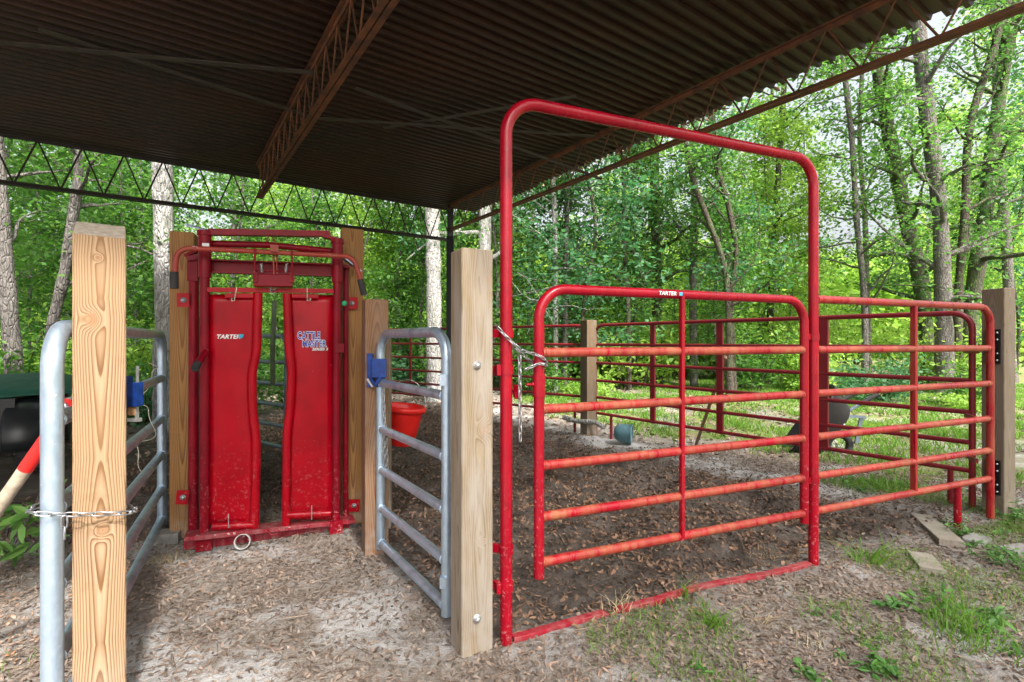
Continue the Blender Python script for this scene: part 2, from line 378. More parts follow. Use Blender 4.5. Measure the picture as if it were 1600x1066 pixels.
def zones(x, y):
    s = pen_sdf(x, y); nz = fbm(x, y, 1.6, 4, 50); n2 = fbm(x, y, 5, 3, 70)
    dist = np.hypot(x, y)
    back = (3.07 * (x - 1.15) + 2.335 * (y - 6.85)) / 3.857     # >0 beyond the back right fence
    d_in = sstep(-.12, .2, s + (nz - .5) * .5)
    greypath = sstep(-.75, -.2, back) * (1 - sstep(.15, .9, back + (nz - .5))) * sstep(-.3, .6, x)
    mulch = d_in * (1 - greypath * sstep(.35, .6, nz + .1))
    left_dark = sstep(-1.9, -2.3, x + (nz - .5) * .5) * sstep(2.9, 3.3, y + (nz - .5) * .6) + sstep(-1.0, -1.3, x) * sstep(3.5, 3.9, y)
    woods = sstep(9.0, 12, y + (nz - .5) * 3) * sstep(-4, -1, -back)
    mulch = np.clip(np.maximum(mulch, np.clip(left_dark, 0, 1) * .9), 0, 1)
    grass = sstep(.6, 1.4, back + (nz - .5) * 2.0) * (1 - d_in) * np.clip(sstep(.35, .6, nz) + .35, 0, 1) * sstep(-.2, .6, x)
    grass = np.maximum(grass, sstep(2.6, 3.4, x) * sstep(1.8, 2.4, y) * sstep(.5, .62, nz))
    litter = np.clip((1 - d_in) * sstep(.42, .6, n2 * .5 + nz * .5 + .10 * sstep(-.5, .6, x)), 0, 1)
    litter = np.maximum(litter, sstep(8.5, 11, y) * .9)
    return mulch, grass, litter

def axis(fine0, fine1, st, far0, far1, g=1.16):
    mid = np.arange(fine0, fine1, st); up = [mid[-1]]; s_ = st
    while up[-1] < far1: s_ *= g; up.append(up[-1] + s_)
    dn = [mid[0]]; s_ = st
    while dn[-1] > far0: s_ *= g; dn.append(dn[-1] - s_)
    return np.concatenate([np.array(dn[1:])[::-1], mid, np.array(up[1:])])
gx = axis(-3.2, 4.2, .028, -320, 320); gy = axis(1.0, 7.0, .028, -120, 420)
GX, GY = np.meshgrid(gx, gy); H = height(GX, GY)
V = np.stack([GX.ravel(), GY.ravel(), H.ravel()], 1); nx, ny = len(gx), len(gy)
ii = (np.arange(ny - 1)[:, None] * nx + np.arange(nx - 1)[None]).ravel()
Fq = np.stack([ii, ii + 1, ii + nx + 1, ii + nx], 1)
g = N('ground_soil'); at_ = g.new('Attribute'); at_.attribute_name = 'zone'; sp = g.new('SeparateColor'); g.ln(at_.outputs['Color'], sp.inputs[0])
zm, zg, zl = sp.outputs[0], sp.outputs[1], sp.outputs[2]
n1 = g.noise(4, 8, .7); n2 = g.noise(26, 6, .75); n3 = g.noise(120, 4, .7)
sand = g.mix(g.rng(n2, .36, .64), (.42, .408, .40), (.29, .28, .272)); sand = g.mix(g.rng(n3, .48, .68, 0, .6), sand, (.64, .63, .62))
sand = g.mix(g.rng(n1, .45, .62, 0, .5), sand, (.23, .215, .20))
mul = g.mix(g.rng(n2, .35, .65), (.06, .05, .044), (.12, .098, .084)); mul = g.mix(g.rng(n1, .5, .65, 0, .55), mul, (.22, .19, .17))
mul = g.mix(g.rng(n3, .6, .7, 0, .5), mul, (.27, .20, .15))
lit = g.mix(g.rng(n3, .35, .65), (.13, .108, .09), (.24, .205, .175)); lit = g.mix(g.rng(n2, .45, .6, 0, .6), lit, (.40, .37, .34))
gr = g.mix(g.rng(n2, .35, .65), (.09, .15, .03), (.17, .23, .06)); gr = g.mix(g.rng(n1, .44, .58, 0, .8), gr, (.27, .20, .13))
def soft(zv, w=.42): return g.rng(g.m_('ADD', zv, g.m_('MULTIPLY', g.m_('SUBTRACT', n2, .5), 1.1)), .5 - w, .5 + w)
c = g.mix(soft(zl), sand, lit); c = g.mix(soft(zg), c, gr); c = g.mix(soft(zm), c, mul)
g.bump(g.m_('ADD', n2, g.m_('MULTIPLY', n3, .5)), .8, .02); GM = g.fin(c, .95, 0, .1)
me = quick_mesh('ground', V, Fq, GM, True)
a, b, c_ = zones(V[:, 0], V[:, 1]); ca = me.color_attributes.new('zone', 'FLOAT_COLOR', 'POINT')
ca.data.foreach_set('color', np.stack([a, b, c_, np.ones_like(a)], 1).astype(np.float32).ravel())
tag(link_mesh('ground', me), 'sandy ground with trampled dark soil in the pen', None, None, 'structure')

# scattered fallen leaves, straw, grass blades -------------------------------------------------
RG = np.random.default_rng(11)
def leaf_set(P, L, Wd, tilt, rng, curl=.15, yaw=None):
    """folded leaf outlines: 6 vertices, two quads each"""
    n = len(P); yaw = rng.uniform(0, 2 * np.pi, n) if yaw is None else yaw
    loc = np.array([(0, 0, 0), (.3, 1, .5), (.72, .8, .6), (1, 0, 0), (.72, -.8, .6), (.3, -1, .5)])
    X = loc[None, :, 0] * L[:, None]; Yl = loc[None, :, 1] * Wd[:, None]; Z = loc[None, :, 2] * (Wd * rng.uniform(-.8, 1.2, n))[:, None] + X * (X / L[:, None]) * rng.uniform(-curl, curl, n)[:, None]
    X = X - L[:, None] / 2
    rl = rng.normal(0, tilt, n)[:, None]; pt = rng.normal(0, tilt, n)[:, None]
    Y2 = Yl * np.cos(rl) - Z * np.sin(rl); Z2 = Yl * np.sin(rl) + Z * np.cos(rl)
    X3 = X * np.cos(pt) + Z2 * np.sin(pt); Z3 = -X * np.sin(pt) + Z2 * np.cos(pt)
    cy, sy = np.cos(yaw)[:, None], np.sin(yaw)[:, None]
    V = np.stack([P[:, 0:1] + X3 * cy - Y2 * sy, P[:, 1:2] + X3 * sy + Y2 * cy, P[:, 2:3] + Z3], 2).reshape(-1, 3)
    b = np.arange(n)[:, None] * 6
    F_ = np.concatenate([b + np.array([[0, 1, 2, 3]]), b + np.array([[0, 3, 4, 5]])], 1).reshape(-1, 4)
    return V, F_
def scatter(n, box, dens, rng):
    x = rng.uniform(box[0], box[1], n); y = rng.uniform(box[2], box[3], n)
    k = rng.uniform(0, 1, n) < dens(x, y); return x[k], y[k]
inview = lambda x, y: (np.abs(x) < y * 1.06 + .3)
def dens_pen(x, y):
    m, gz, l = zones(x, y); cl = fbm(x, y, 2.3, 3, 90)
    return inview(x, y) * m * (.5 + .5 * sstep(.34, .6, cl))
x, y = scatter(110000, (-4, 4, 2.0, 9.5), dens_pen, RG); n = len(x)
P = np.stack([x, y, height(x, y) + RG.uniform(.002, .012, n)], 1)
V, F_ = leaf_set(P, RG.uniform(.018, .050, n), RG.uniform(.004, .010, n), .5, RG)
tag(link_mesh('leaf_litter', quick_mesh('leaf_litter_pen', V, F_, LITTERD)), 'dark fallen leaves trodden into the soil of the pen', 'fallen leaves', None, 'stuff')
def dens_out(x, y):
    m, gz, l = zones(x, y); cl = fbm(x, y, 3.0, 3, 120)
    return inview(x, y) * (1 - m) * np.clip(.42 + l * .58 * sstep(.3, .6, cl) - gz * .2, 0, 1)
x, y = scatter(150000, (-3.2, 5.0, 1.3, 6.0), dens_out, RG); n = len(x)
P = np.stack([x, y, height(x, y) + RG.uniform(.002, .010, n)], 1)
V, F_ = leaf_set(P, RG.uniform(.012, .038, n), RG.uniform(.0025, .0075, n), .42, RG)
tag(link_mesh('leaf_litter', quick_mesh('leaf_litter_front', V, F_, LITTER)), 'tan and brown fallen leaves over the sand outside the pen', 'fallen leaves', None, 'stuff')
x, y = scatter(30000, (-12, 14, 5.5, 18), lambda x, y: inview(x, y) * (pen_sdf(x, y) < 0) * .7, RG); n = len(x)
P = np.stack([x, y, height(x, y) + .01], 1)
V, F_ = leaf_set(P, RG.uniform(.05, .10, n), RG.uniform(.015, .03, n), .3, RG)
tag(link_mesh('leaf_litter', quick_mesh('leaf_litter_back', V, F_, LITTER)), 'brown fallen leaves under the trees behind the pen', 'fallen leaves', None, 'stuff')
x, y = scatter(9000, (-2.6, 4.6, 1.4, 5.0), lambda x, y: inview(x, y) * (1 - zones(x, y)[0]) * .8, RG); n = len(x)
P = np.stack([x, y, height(x, y) + RG.uniform(.004, .014, n)], 1)
V, F_ = leaf_set(P, RG.uniform(.08, .18, n), RG.uniform(.0008, .0015, n), .08, RG, .1)
tag(link_mesh('pine_straw', quick_mesh('pine_straw', V, F_, NEEDLE)), 'thin dry pine needles strewn over the sand', 'pine needles', None, 'stuff')

def blades(P, Hh, Wd, lean, rng):
    n = len(P); yaw = rng.uniform(0, 2 * np.pi, n); ly = rng.uniform(0, 2 * np.pi, n)
    L = lean * rng.uniform(.3, 1.3, n) * Hh
    V = np.zeros((n, 6, 3)); ts = (0, .55, 1); k = 0
    for ti, t in enumerate(ts):
        w = Wd * (1, .75, .08)[ti]; off = L * t * t
        cx = P[:, 0] + np.cos(ly) * off; cy = P[:, 1] + np.sin(ly) * off; cz = P[:, 2] + Hh * (t - .25 * lean * t * t)
        for s_ in (-1, 1):
            V[:, k, 0] = cx + s_ * w * np.cos(yaw); V[:, k, 1] = cy + s_ * w * np.sin(yaw); V[:, k, 2] = cz; k += 1
    b = np.arange(n)[:, None] * 6
    F_ = np.concatenate([b + np.array([[0, 1, 3, 2]]), b + np.array([[2, 3, 5, 4]])], 1).reshape(-1, 4)
    return V.reshape(-1, 3), F_
x, y = scatter(190000, (-.5, 15, 3.6, 17), lambda x, y: inview(x, y) * zones(x, y)[1] * sstep(.36, .6, fbm(x, y, 2.0, 3, 150)), RG); n = len(x)
P = np.stack([x, y, height(x, y) - .004], 1)
V, F_ = blades(P, RG.uniform(.04, .13, n), RG.uniform(.003, .007, n) * (1 + y * .06), .7, RG)
tag(link_mesh('grass', quick_mesh('grass', V, F_, GRASSM)), 'short patchy green grass beyond the pen fence', 'grass', None, 'stuff')
x, y = scatter(60000, (.3, 5.0, 1.5, 4.6), lambda x, y: inview(x, y) * (pen_sdf(x, y) < -.05) * sstep(.50, .70, fbm(x, y, 2.6, 3, 170) + .16 * sstep(1.6, 2.8, x)) * .8, RG); n = len(x)
P = np.stack([x, y, height(x, y) - .004], 1)
V, F_ = blades(P, RG.uniform(.02, .08, n), RG.uniform(.001, .0022, n), 1.0, RG)
tag(link_mesh('grass', quick_mesh('grass_front', V, F_, GRASSM)), 'thin sparse grass sprouting through the litter in front of the gate', 'grass', None, 'stuff')
GR0, GR1 = None, None

# ------------------------------------------------------------------ roof
O = Vector((-.98, 8.0, 0)); D1 = Vector((.821, .571, 0)).normalized(); D2 = Vector((.571, -.821, 0)).normalized()
def rp(u, v, z): return O + D1 * u + D2 * v + Vector((0, 0, z))
n = N('rusty_brown_sheet'); cc = n.mix(n.rng(n.noise(1, 5, .6, n.scale((.5, 1.6, 1))), .35, .65), (.036, .010, .0032), (.015, .0075, .004))
cc = n.mix(n.rng(n.noise(14, 5, .7), .5, .68, 0, .6), cc, (.055, .018, .006)); MSHEET = n.fin(cc, .5, .2, .35)
n = N('rusty_truss'); cc = n.mix(n.rng(n.noise(9, 5, .65), .38, .62), (.17, .06, .02), (.07, .03, .016)); MTRUSS = n.fin(cc, .75, .1)
MTRUSSD = mat_simple('dark_truss', (.035, .028, .022), .6, .2, .4, 10)
MBRACE = mat_simple('grey_brace', (.07, .055, .042), .7, .1, .35, 10)
MCOLM = mat_simple('black_column', (.012, .014, .016), .5, .2, .3)
canopy = thing('steel_canopy', 'brown corrugated metal canopy on open web trusses over the cattle pen', 'canopy', O)
PW = .10; vs = []; vlist = []; k = 0; v = -.28
prof = [(0, 0), (.3, 0), (.42, .030), (.86, .030)]
while v < 6.72:
    for t, h in prof: vlist.append((v + t * PW, h))
    v += PW
us = [-12, -9, -6.5, -4, -2, -.9, 0, .3, .6]
rr = random.Random(5); V = []; Fl = []
jit = [0.0] * len(vlist); cur = 0
for j in range(len(vlist)):
    if j % 36 == 0: cur = rr.uniform(-.035, .035)
    jit[j] = cur + rr.uniform(-.006, .006)
for j, (v, h) in enumerate(vlist):
    for u in us:
        uu = u + (jit[j] if u == .6 else 0); V.append(rp(uu, v, 3.49 + h + .004 * math.sin(u * 2 + v * 3)))
nu = len(us)
for j in range(len(vlist) - 1):
    for i in range(nu - 1): Fl.append((j * nu + i, j * nu + i + 1, (j + 1) * nu + i + 1, (j + 1) * nu + i))
m = MB(); m.add(V, Fl); rs_ = m.build('roof_sheet', MSHEET, canopy)
sol = rs_.modifiers.new('t', 'SOLIDIFY'); sol.thickness = .002
def truss(name, p0, p1, zb, zt, bay, mat, dbl=True, web=.007, ch=.04):
    d = (p1 - p0); L = d.length; d.normalize(); sdv = d.cross(Vector((0, 0, 1)))
    m = MB()
    for z, dz in ((zb, 1), (zt, -1)):
        for s_ in (-1, 1):
            q = sdv * s_ * (ch * .62); a = p0 + q + Vector((0, 0, z)); b = p1 + q + Vector((0, 0, z))
            m.beam(a, b, ch, .006); m.beam(a - sdv * s_ * (ch * .42) + Vector((0, 0, dz * ch * .5)), b - sdv * s_ * (ch * .42) + Vector((0, 0, dz * ch * .5)), .006, ch)
    t = m.build(name, mat, canopy)
    w = MB(); k = 0; s_ = 0; pts = []
    while s_ < L: pts.append(p0 + d * s_ + Vector((0, 0, (zb + .015) if k % 2 == 0 else (zt - .015)))); s_ += bay / 2; k += 1
    for a, b in zip(pts[:-1], pts[1:]): w.tube([a, b], web, 6)
    w.build('web_rods', mat, t); return t
truss('roof_truss', rp(0, .0, 0), rp(0, 6.75, 0), 3.05, 3.455, .41, MTRUSS, ch=.036)
truss('roof_truss', rp(-2.80, .22, 0), rp(-2.80, 6.75, 0), 3.05, 3.455, .30, MTRUSS, ch=.036)
truss('roof_truss', rp(-5.6, .0, 0), rp(-5.6, 6.75, 0), 3.05, 3.455, .41, MTRUSS, ch=.036)
truss('eave_truss', rp(0, -.02, 0), rp(-11.5, -.02, 0), 2.88, 3.40, .36, MTRUSSD, web=.009, ch=.04)
def G34(px, py, z=3.40):
    Y = (z - EYE) * 780 / (533 - py); return Vector(((px - 800) / 780 * Y, Y, z))
for a, b in ((G34(-150, 52), G34(490, 114)), (G34(60, 45, 3.42), G34(478, 180, 3.42)), (G34(480, 184), G34(930, 213)), (G34(556, 138, 3.38), G34(940, 280, 3.04)),
             (G34(600, 200, 3.42), G34(900, 150, 3.42))):
    MB().beam(a, b, .05, .008).build('brace_bar', MBRACE, canopy)
m = MB(); m.beam(rp(0, -.02, 0), rp(0, -.02, 2.95), .11, .11, up=(1, 0, 0)); m.box(rp(0, -.02, 3.2), (.10, .02, .55), math.atan2(D1.y, D1.x)); m.build('column', MCOLM, canopy)
for u, v in ((0, 6.7), (-11.4, -.02), (-11.4, 6.7)):
    MB().beam(rp(u, v, 0) if u else rp(.0, 6.9, 0), rp(u, v, 3.04) if u else rp(.0, 6.9, 3.04), .11, .11, up=(1, 0, 0)).build('column', MCOLM, canopy)
# leaf debris caught along the roof edge
RD = np.random.default_rng(3); nn = 240; uu = RD.uniform(.50, .66, nn); vv = np.concatenate([RD.normal(2.3, .25, 90), RD.normal(3.1, .1, 60), RD.normal(4.1, .2, 50), RD.uniform(0, 6, 40)])
P = np.array([tuple(rp(a_, b_, 3.50 + RD.uniform(-.03, .05))) for a_, b_ in zip(uu, vv)])
V, F_ = leaf_set(P, RD.uniform(.03, .09, nn), RD.uniform(.008, .016, nn), .8, RD)
tag(link_mesh('roof_debris', quick_mesh('roof_debris', V, F_, LITTERD)), 'dry leaves caught along the open edge of the corrugated roof', 'dry leaves', None, 'stuff')

# ------------------------------------------------------------------ timber posts
MEND = mat_simple('end_grain', (.42, .36, .29), .8, 0, .35, 60, .2)
def post(name, label, c, w, d, ztop, mat, rz, slant=.0, group='timber posts of the pen', crack=False):
    """square post in its own coordinates; slant lowers the front edge of the sawn top"""
    hz_ = -.15; b = .004; hw, hd = w / 2, d / 2
    ring = [(-hw + b, -hd), (hw - b, -hd), (hw, -hd + b), (hw, hd - b), (hw - b, hd), (-hw + b, hd), (-hw, hd - b), (-hw, -hd + b)]
    V = []; zs = [hz_, .3, .7, 1.1, None]
    rp_ = random.Random(hash(label) % 1000)
    for z in zs:
        for x_, y_ in ring:
            zz = z if z is not None else ztop - slant * (hd - y_) / d - .004 * rp_.random()
            V.append((x_, y_, zz))
    n = 8; Fs = [(k * n + i, k * n + (i + 1) % n, (k + 1) * n + (i + 1) % n, (k + 1) * n + i) for k in range(len(zs) - 1) for i in range(n)]
    top = [(x_ * .97, y_ * .97, V[-8 + i][2] + .004) for i, (x_, y_) in enumerate(ring)]
    base = len(V) - 8; V += top; Fs += [(base + i, base + (i + 1) % n, base + n + (i + 1) % n, base + n + i) for i in range(n)] + [tuple(range(base + n, base + 2 * n))]
    m = MB(); m.add(V, Fs); me_o = m.build(name, mat, None, (0, 0, 0)); me_o.location = (c[0], c[1], 0); me_o.rotation_euler = (0, 0, rz)
    me_o.data.materials.append(MEND); me_o.data.polygons[len(Fs) - 1].material_index = 1
    return tag(me_o, label, 'post', group)
def bolt(parent_post, wp, nrm, r=.011, mat=None):
    """bolt head as a child of the rotated post"""
    m = MB(); nrm = Vector(nrm).normalized(); M = nrm.to_track_quat('Z', 'Y').to_matrix()
    m.lathe(wp, [(r * 1.7, -.002), (r * 1.7, .003), (r, .003), (r, .012), (r * .7, .017), (0.0001, .018)], 12, M)
    o = m.build('bolt', mat or MBOLT, None, (0, 0, 0))
    o.location = (0, 0, 0); mw = Matrix.Translation(parent_post.location) @ Matrix.Rotation(parent_post.rotation_euler.z, 4, 'Z')
    o.data.transform(mw.inverted()); o.parent = parent_post; return o
RZF = math.atan2(UF.y, UF.x)
pL = post('timber_post', 'new pine post with large knots, chained to the galvanized gate at the left', (-1.378, 1.672), .135, .135, 1.678, W1, math.radians(38), .065)
c = Vector((-.170, 2.10, 0)); w2 = .138
pM = post('timber_post', 'greyish pine post with two bolts, left of the red arch', c, w2, .13, 1.65, W2, math.radians(27), .0)
nf = Vector((math.sin(math.radians(27)), -math.cos(math.radians(27)), 0))
for py in (571, 967):
    p = plane_hit(745, py, c, Vector((-nf.x, -nf.y, 0)), -.065); bolt(pM, p, nf)
pG = post('timber_post', 'short reddish post carrying the blue hinge of the right galvanized gate', (-.845, 3.08), .14, .135, 1.525, W3, math.radians(25))
pB = post('timber_post', 'thin post behind the blue hinged post, holding the red bucket', (-.895, 3.44), .12, .09, 1.30, W5, math.radians(8))
pH = post('timber_post', 'amber post bolted to the left side of the red head gate', (-2.14, 3.26), .135, .14, 1.972, W4, RZF)
pK = post('timber_post', 'amber post rising behind the right side of the red head gate', (-1.155, 3.60), .15, .14, 2.07, W4, RZF)
pR = post('timber_post', 'grey post with two black hinges at the right end of the pen', (3.575, 3.67), .135, .135, 1.655, W5, math.radians(20))
pF = post('timber_post', 'distant post at the back corner of the pen', (1.05, 6.85), .17, .15, 1.56, W7, math.radians(30))
tag(MB().box((-2.20, 3.17, .02), (.17, .11, .09), .3).build('concrete_footing', MCONC, None, (-2.20, 3.17, 0)), 'concrete footing block under the amber post by the head gate', 'footing')

# ------------------------------------------------------------------ lettering
def text_mesh(body, size, ext, off, M4, mat, name, parent, shear=0.0, sx=1.0, space=1.0):
    cu = bpy.data.curves.new('t', 'FONT'); cu.body = body; cu.size = size; cu.extrude = ext; cu.offset = off; cu.shear = shear
    cu.align_x = 'CENTER'; cu.align_y = 'CENTER'; cu.space_character = space; cu.resolution_u = 3
    o = bpy.data.objects.new('t', cu); COL.objects.link(o); dg = bpy.context.evaluated_depsgraph_get(); dg.update()
    me = bpy.data.meshes.new_from_object(o.evaluated_get(dg)); bpy.data.objects.remove(o)
    me.transform(Matrix.Translation(-wloc(parent)) @ M4 @ Matrix.Diagonal((sx, 1, 1, 1))); me.materials.clear(); me.materials.append(mat)
    me.name = name; return link_mesh(name, me, parent)
def frame_m(p, u, up=(0, 0, 1)):
    u = Vector(u).normalized(); up = Vector(up); nn_ = u.cross(up).normalized(); up2 = nn_.cross(u)
    M = Matrix((u, up2, nn_)).transposed().to_4x4(); M.translation = Vector(p); return M

# ------------------------------------------------------------------ the arch, its side panel and the swing gate
RZS = [1.515, 1.224, .974, .725, .50, .30]
def fp(s_, z, d=0.0): return A0 + UF * s_ + VF * d + Vector((0, 0, z))
LW = (A1 - A0).length
arch = thing('bow_gate_frame', 'tall red pipe arch with a short five rail side panel at its right', 'gate frame', A0)
m = MB(); m.tube(fillet([fp(0, -.12), fp(0, 2.31), fp(LW, 2.31), fp(LW, -.12)], .15, 12), .0265, 20)
for s0, a0, a1 in ((0, 90, 180), (LW, 0, 90)):      # pressed wrinkles on the inner side of each bend
    for k in range(9):
        a_ = math.radians(a0 + 8 + k * 9); cx = .15 if s0 == 0 else LW - .15
        p = fp(cx + math.cos(a_) * .1385, 2.16 + math.sin(a_) * .1385); t = (UF * -math.sin(a_) + Vector((0, 0, math.cos(a_))))
        m.tube([p - t * .0035, p, p + t * .0035], [.012, .0165, .012], 10)
m.build('arch_tube', MRED, arch)
ENDX = 1.845 + LW - .04
for z in RZS[1:]:
    weld(weld(MB().tube([fp(LW + .02, z), fp(ENDX, z)], .0215, 16), fp(LW + .028, z), UF, .0215), fp(ENDX - .025, z), UF, .0215).build('rail', MRAIL, arch)
MB().tube(fillet([fp(LW + .02, RZS[0]), fp(ENDX, RZS[0]), fp(ENDX, .02)], .13, 10), .0235, 16).build('end_tube', MRAILL, arch)
sm_ = LW + .93
m = MB(); m.bbeam(fp(sm_, RZS[0] - .0), fp(sm_, RZS[-1] - .01), .036, .024, up=UF); m.build('upright_stay', MRAILL, arch)
sl_ = (plane_hit(1496, 790, A0, VF) - A0).dot(UF); m = MB(); m.tube([fp(sl_, .29), fp(sl_, -.05)], .022, 12); m.build('leg', MRED, arch)
# half buried threshold bar
pts = []; rt = random.Random(4); V = []
for k in range(41):
    t = k / 40; s_ = .03 + t * (LW - .07); p = fp(s_, 0); h = .016 if not .25 < t < .29 else -.008; hw = .019; z0 = float(np.mean(height(p.x + UF.x * np.linspace(-.2, .2, 9), p.y + UF.y * np.linspace(-.2, .2, 9)))) + .004
    for yy_, zz_ in ((-hw, -.05), (-hw, h - .003), (-hw + .003, h), (hw - .003, h), (hw, h - .003), (hw, -.05)): V.append(fp(s_, z0 + zz_, yy_))
Fs = [(k * 6 + i, k * 6 + i + 1, (k + 1) * 6 + i + 1, (k + 1) * 6 + i) for k in range(40) for i in range(5)]
m = MB(); m.add(V, Fs); m.build('threshold_bar', MTHR, arch)
for py in (521, 578, 858, 916):                                       # clamps between the arch and the timber post
    p = plane_hit(791, py, A0, VF); q = Vector((c.x + .07, c.y + .06, p.z)); m = MB()
    m.beam(q, Vector((A0.x, A0.y, p.z)), .014, .036); m.tube([p + Vector((0, 0, -.018)), p + Vector((0, 0, .018))], .031, 16)
    if py in (578, 916): m.box((p.x - .035, p.y - .01, p.z - .0), (.02, .03, .045), RZF)
    m.build('clamp', MRED, arch)
m = MB(); p = plane_hit(807, 611, A0, VF)
m.box(p + Vector((.0, -.01, 0)), (.012, .03, .055), RZF + .3); m.box(p + Vector((.006, -.012, -.018)), (.03, .006, .03), RZF); m.build('latch_tab', MRED, arch)

gate = thing('swing_gate', 'red six rail swing gate hung inside the tall pipe arch', 'gate', fp(.15, .24))
g0, g1 = .155, LW - .075
m = MB(); m.tube(fillet([fp(g0, .235), fp(g0, 1.507), fp(g1, 1.507), fp(g1, .245)], .135, 12), .0235, 18)
for k in range(9):
    a_ = math.radians(8 + k * 9)
    for cx, sg in ((g0 + .135, -1), (g1 - .135, 1)):
        p = fp(cx + sg * math.cos(a_) * .125, 1.372 + math.sin(a_) * .125); t = (UF * (-sg * math.sin(a_)) + Vector((0, 0, math.cos(a_))))
        m.tube([p - t * .0035, p, p + t * .0035], [.011, .0155, .011], 10)
m.build('gate_tube', MRED, gate)
for z in RZS[1:]:
    weld(weld(MB().tube([fp(g0 + .015, z), fp(g1 - .015, z)], .0215, 16), fp(g0 + .026, z), UF, .0215), fp(g1 - .026, z), UF, .0215).build('rail', MRAIL, gate)
p = plane_hit(1063, 650, A0, VF); s_ = (p - A0).dot(UF)
m = MB(); m.bbeam(fp(s_, 1.51, -.012), fp(s_, .29, -.012), .028, .020, up=UF); m.build('upright_stay', MRED, gate)
m = MB(); p = plane_hit(832, 605, A0, VF); s_ = (p - A0).dot(UF)
m.tube([fp(g0, 1.13), fp(g0, 1.03)], .0285, 18); m.tube([fp(g0 - .02, 1.085), fp(g0 - .062, 1.085)], .006, 8); m.tube([fp(g0 - .018, 1.085), fp(g0 - .036, 1.085)], .010, 8)
m.build('latch_collar', MRED, gate)
for z in (1.30, .48):
    m = MB(); m.tube([fp(LW, z - .02), fp(LW, z + .02)], .0305, 16); m.box(fp(LW - .037, z), (.03, .012, .035), RZF); m.build('hinge', MRED, gate)
p = plane_hit(1038, 456.5, A0, VF, -.0); s_ = (p - A0).dot(UF)
pd = fp(s_, 1.507, -.0240); T = frame_m(pd, UF)
text_mesh('TARTER', .026, .0006, .0006, T, MWHITE, 'lettering', gate, .15, 1.15)
m = MB(); q = fp(s_ + .082, 1.507, -.0243); m.box(q, (.020, .001, .016), RZF); m.build('emblem', MCYAN, gate)

# chains ----------------------------------------------------------
def chain_mesh(pts, pitch, wr, m=None, wlink=None, ph=0):
    m = m or MB(); pts = [Vector(p) for p in pts]; seg = [(b - a).length for a, b in zip(pts[:-1], pts[1:])]; tot = sum(seg)
    def pos(s_):
        for i, L in enumerate(seg):
            if s_ <= L or i == len(seg) - 1: return pts[i].lerp(pts[i + 1], min(1, s_ / L))
            s_ -= L
    nl = max(1, int(tot / pitch)); ll = pitch + wr * 2.0; wl = wlink or pitch * .42
    for k in range(nl):
        a = pos(k * pitch); b = pos((k + 1) * pitch); t = (b - a).normalized() if (b - a).length > 1e-6 else Vector((0, 0, -1)); cen = (a + b) / 2
        rf = Vector((0, 0, 1)) if abs(t.z) < .8 else Vector((1, 0, 0)); n1 = (rf - t * rf.dot(t)).normalized(); n2 = t.cross(n1)
        ang = math.radians(40 + 90 * ((k + ph) % 2) + 8 * math.sin(k * 3.1)); w = n1 * math.cos(ang) + n2 * math.sin(ang)
        L2 = ll / 2 - wl / 2; lp = []
        for i in range(12):
            th = 2 * math.pi * i / 12; cx, sx_ = math.cos(th), math.sin(th)
            lp.append(cen + w * (sx_ * wl / 2) + t * (cx * wl / 2 + (L2 if cx > .01 else (-L2 if cx < -.01 else 0))))
        m.tube(lp, wr, 6, closed=True)
    return m
def sag(a, b, s_, n=10):
    a = Vector(a); b = Vector(b); return [a.lerp(b, i / n) - Vector((0, 0, s_ * 4 * (i / n) * (1 - i / n))) for i in range(n + 1)]
a = plane_hit(778, 512, A0, VF, -.03); b = plane_hit(815, 548, A0, VF, -.05); e = plane_hit(842, 572, A0, VF, -.045); f_ = plane_hit(820, 578, A0, VF, -.05)
m = chain_mesh(sag(a, b, .004), .026, .0028)
m = chain_mesh([b] + [fp(g0 + math.cos(t) * .036, 1.215 - .012 * k, math.sin(t) * .036) for k, t in enumerate([-2.2, -1.6, -1.0, -.4, .4, 1.2, 2.0, 2.8])], .026, .0028, m)
m = chain_mesh([f_] + [fp(g0 + math.cos(t) * .036, 1.178 - .004 * k, math.sin(t) * .036) for k, t in enumerate([-2.0, -1.4, -.8, -.2, .6, 1.4])] + [a + Vector((.02, .05, -.04))], .026, .0028, m)
m = chain_mesh([plane_hit(812, 556, A0, VF, -.05), plane_hit(813, 690, A0, VF, -.05)], .030, .003, m)
tag(m.build('chain', MCHAIN, None, fp(.05, 1.2)), 'bright link chain looped from the arch round the red swing gate with a hanging tail', 'chain')

# hinges on the right end post
for z in (1.235, .285):
    m = MB(); q = fp(ENDX, z); h = thing('post_hinge', f"black strap hinge joining the right end post and the red panel, {'upper' if z > 1 else 'lower'} one", 'hinge', q, 'black hinges on the right end post')
    r20 = math.radians(20); uu_ = Vector((math.cos(r20), math.sin(r20), 0)); vv_ = Vector((-math.sin(r20), math.cos(r20), 0))
    pr = Vector((3.575, 3.67, z)) - uu_ * (.0675 + .007) + vv_ * -.005
    m.box(pr, (.012, .085, .25), r20); m.box(pr - uu_ * .012, (.016, .03, .20), r20); m.build('hinge_plate', MBRKT, h)
    MB().tube([q + Vector((.02, 0, 0)), pr - uu_ * .012], .011, 10).build('pin', MRED, h)
    for dz in (-.10, -.05, .05, .10):
        MB().lathe(pr - uu_ * .006 + vv_ * -.028 + Vector((0, 0, dz)), [(.007, 0), (.007, .006), (.0001, .008)], 8, (-uu_).to_track_quat('Z', 'Y').to_matrix()).build('bolt', MBOLT, h)

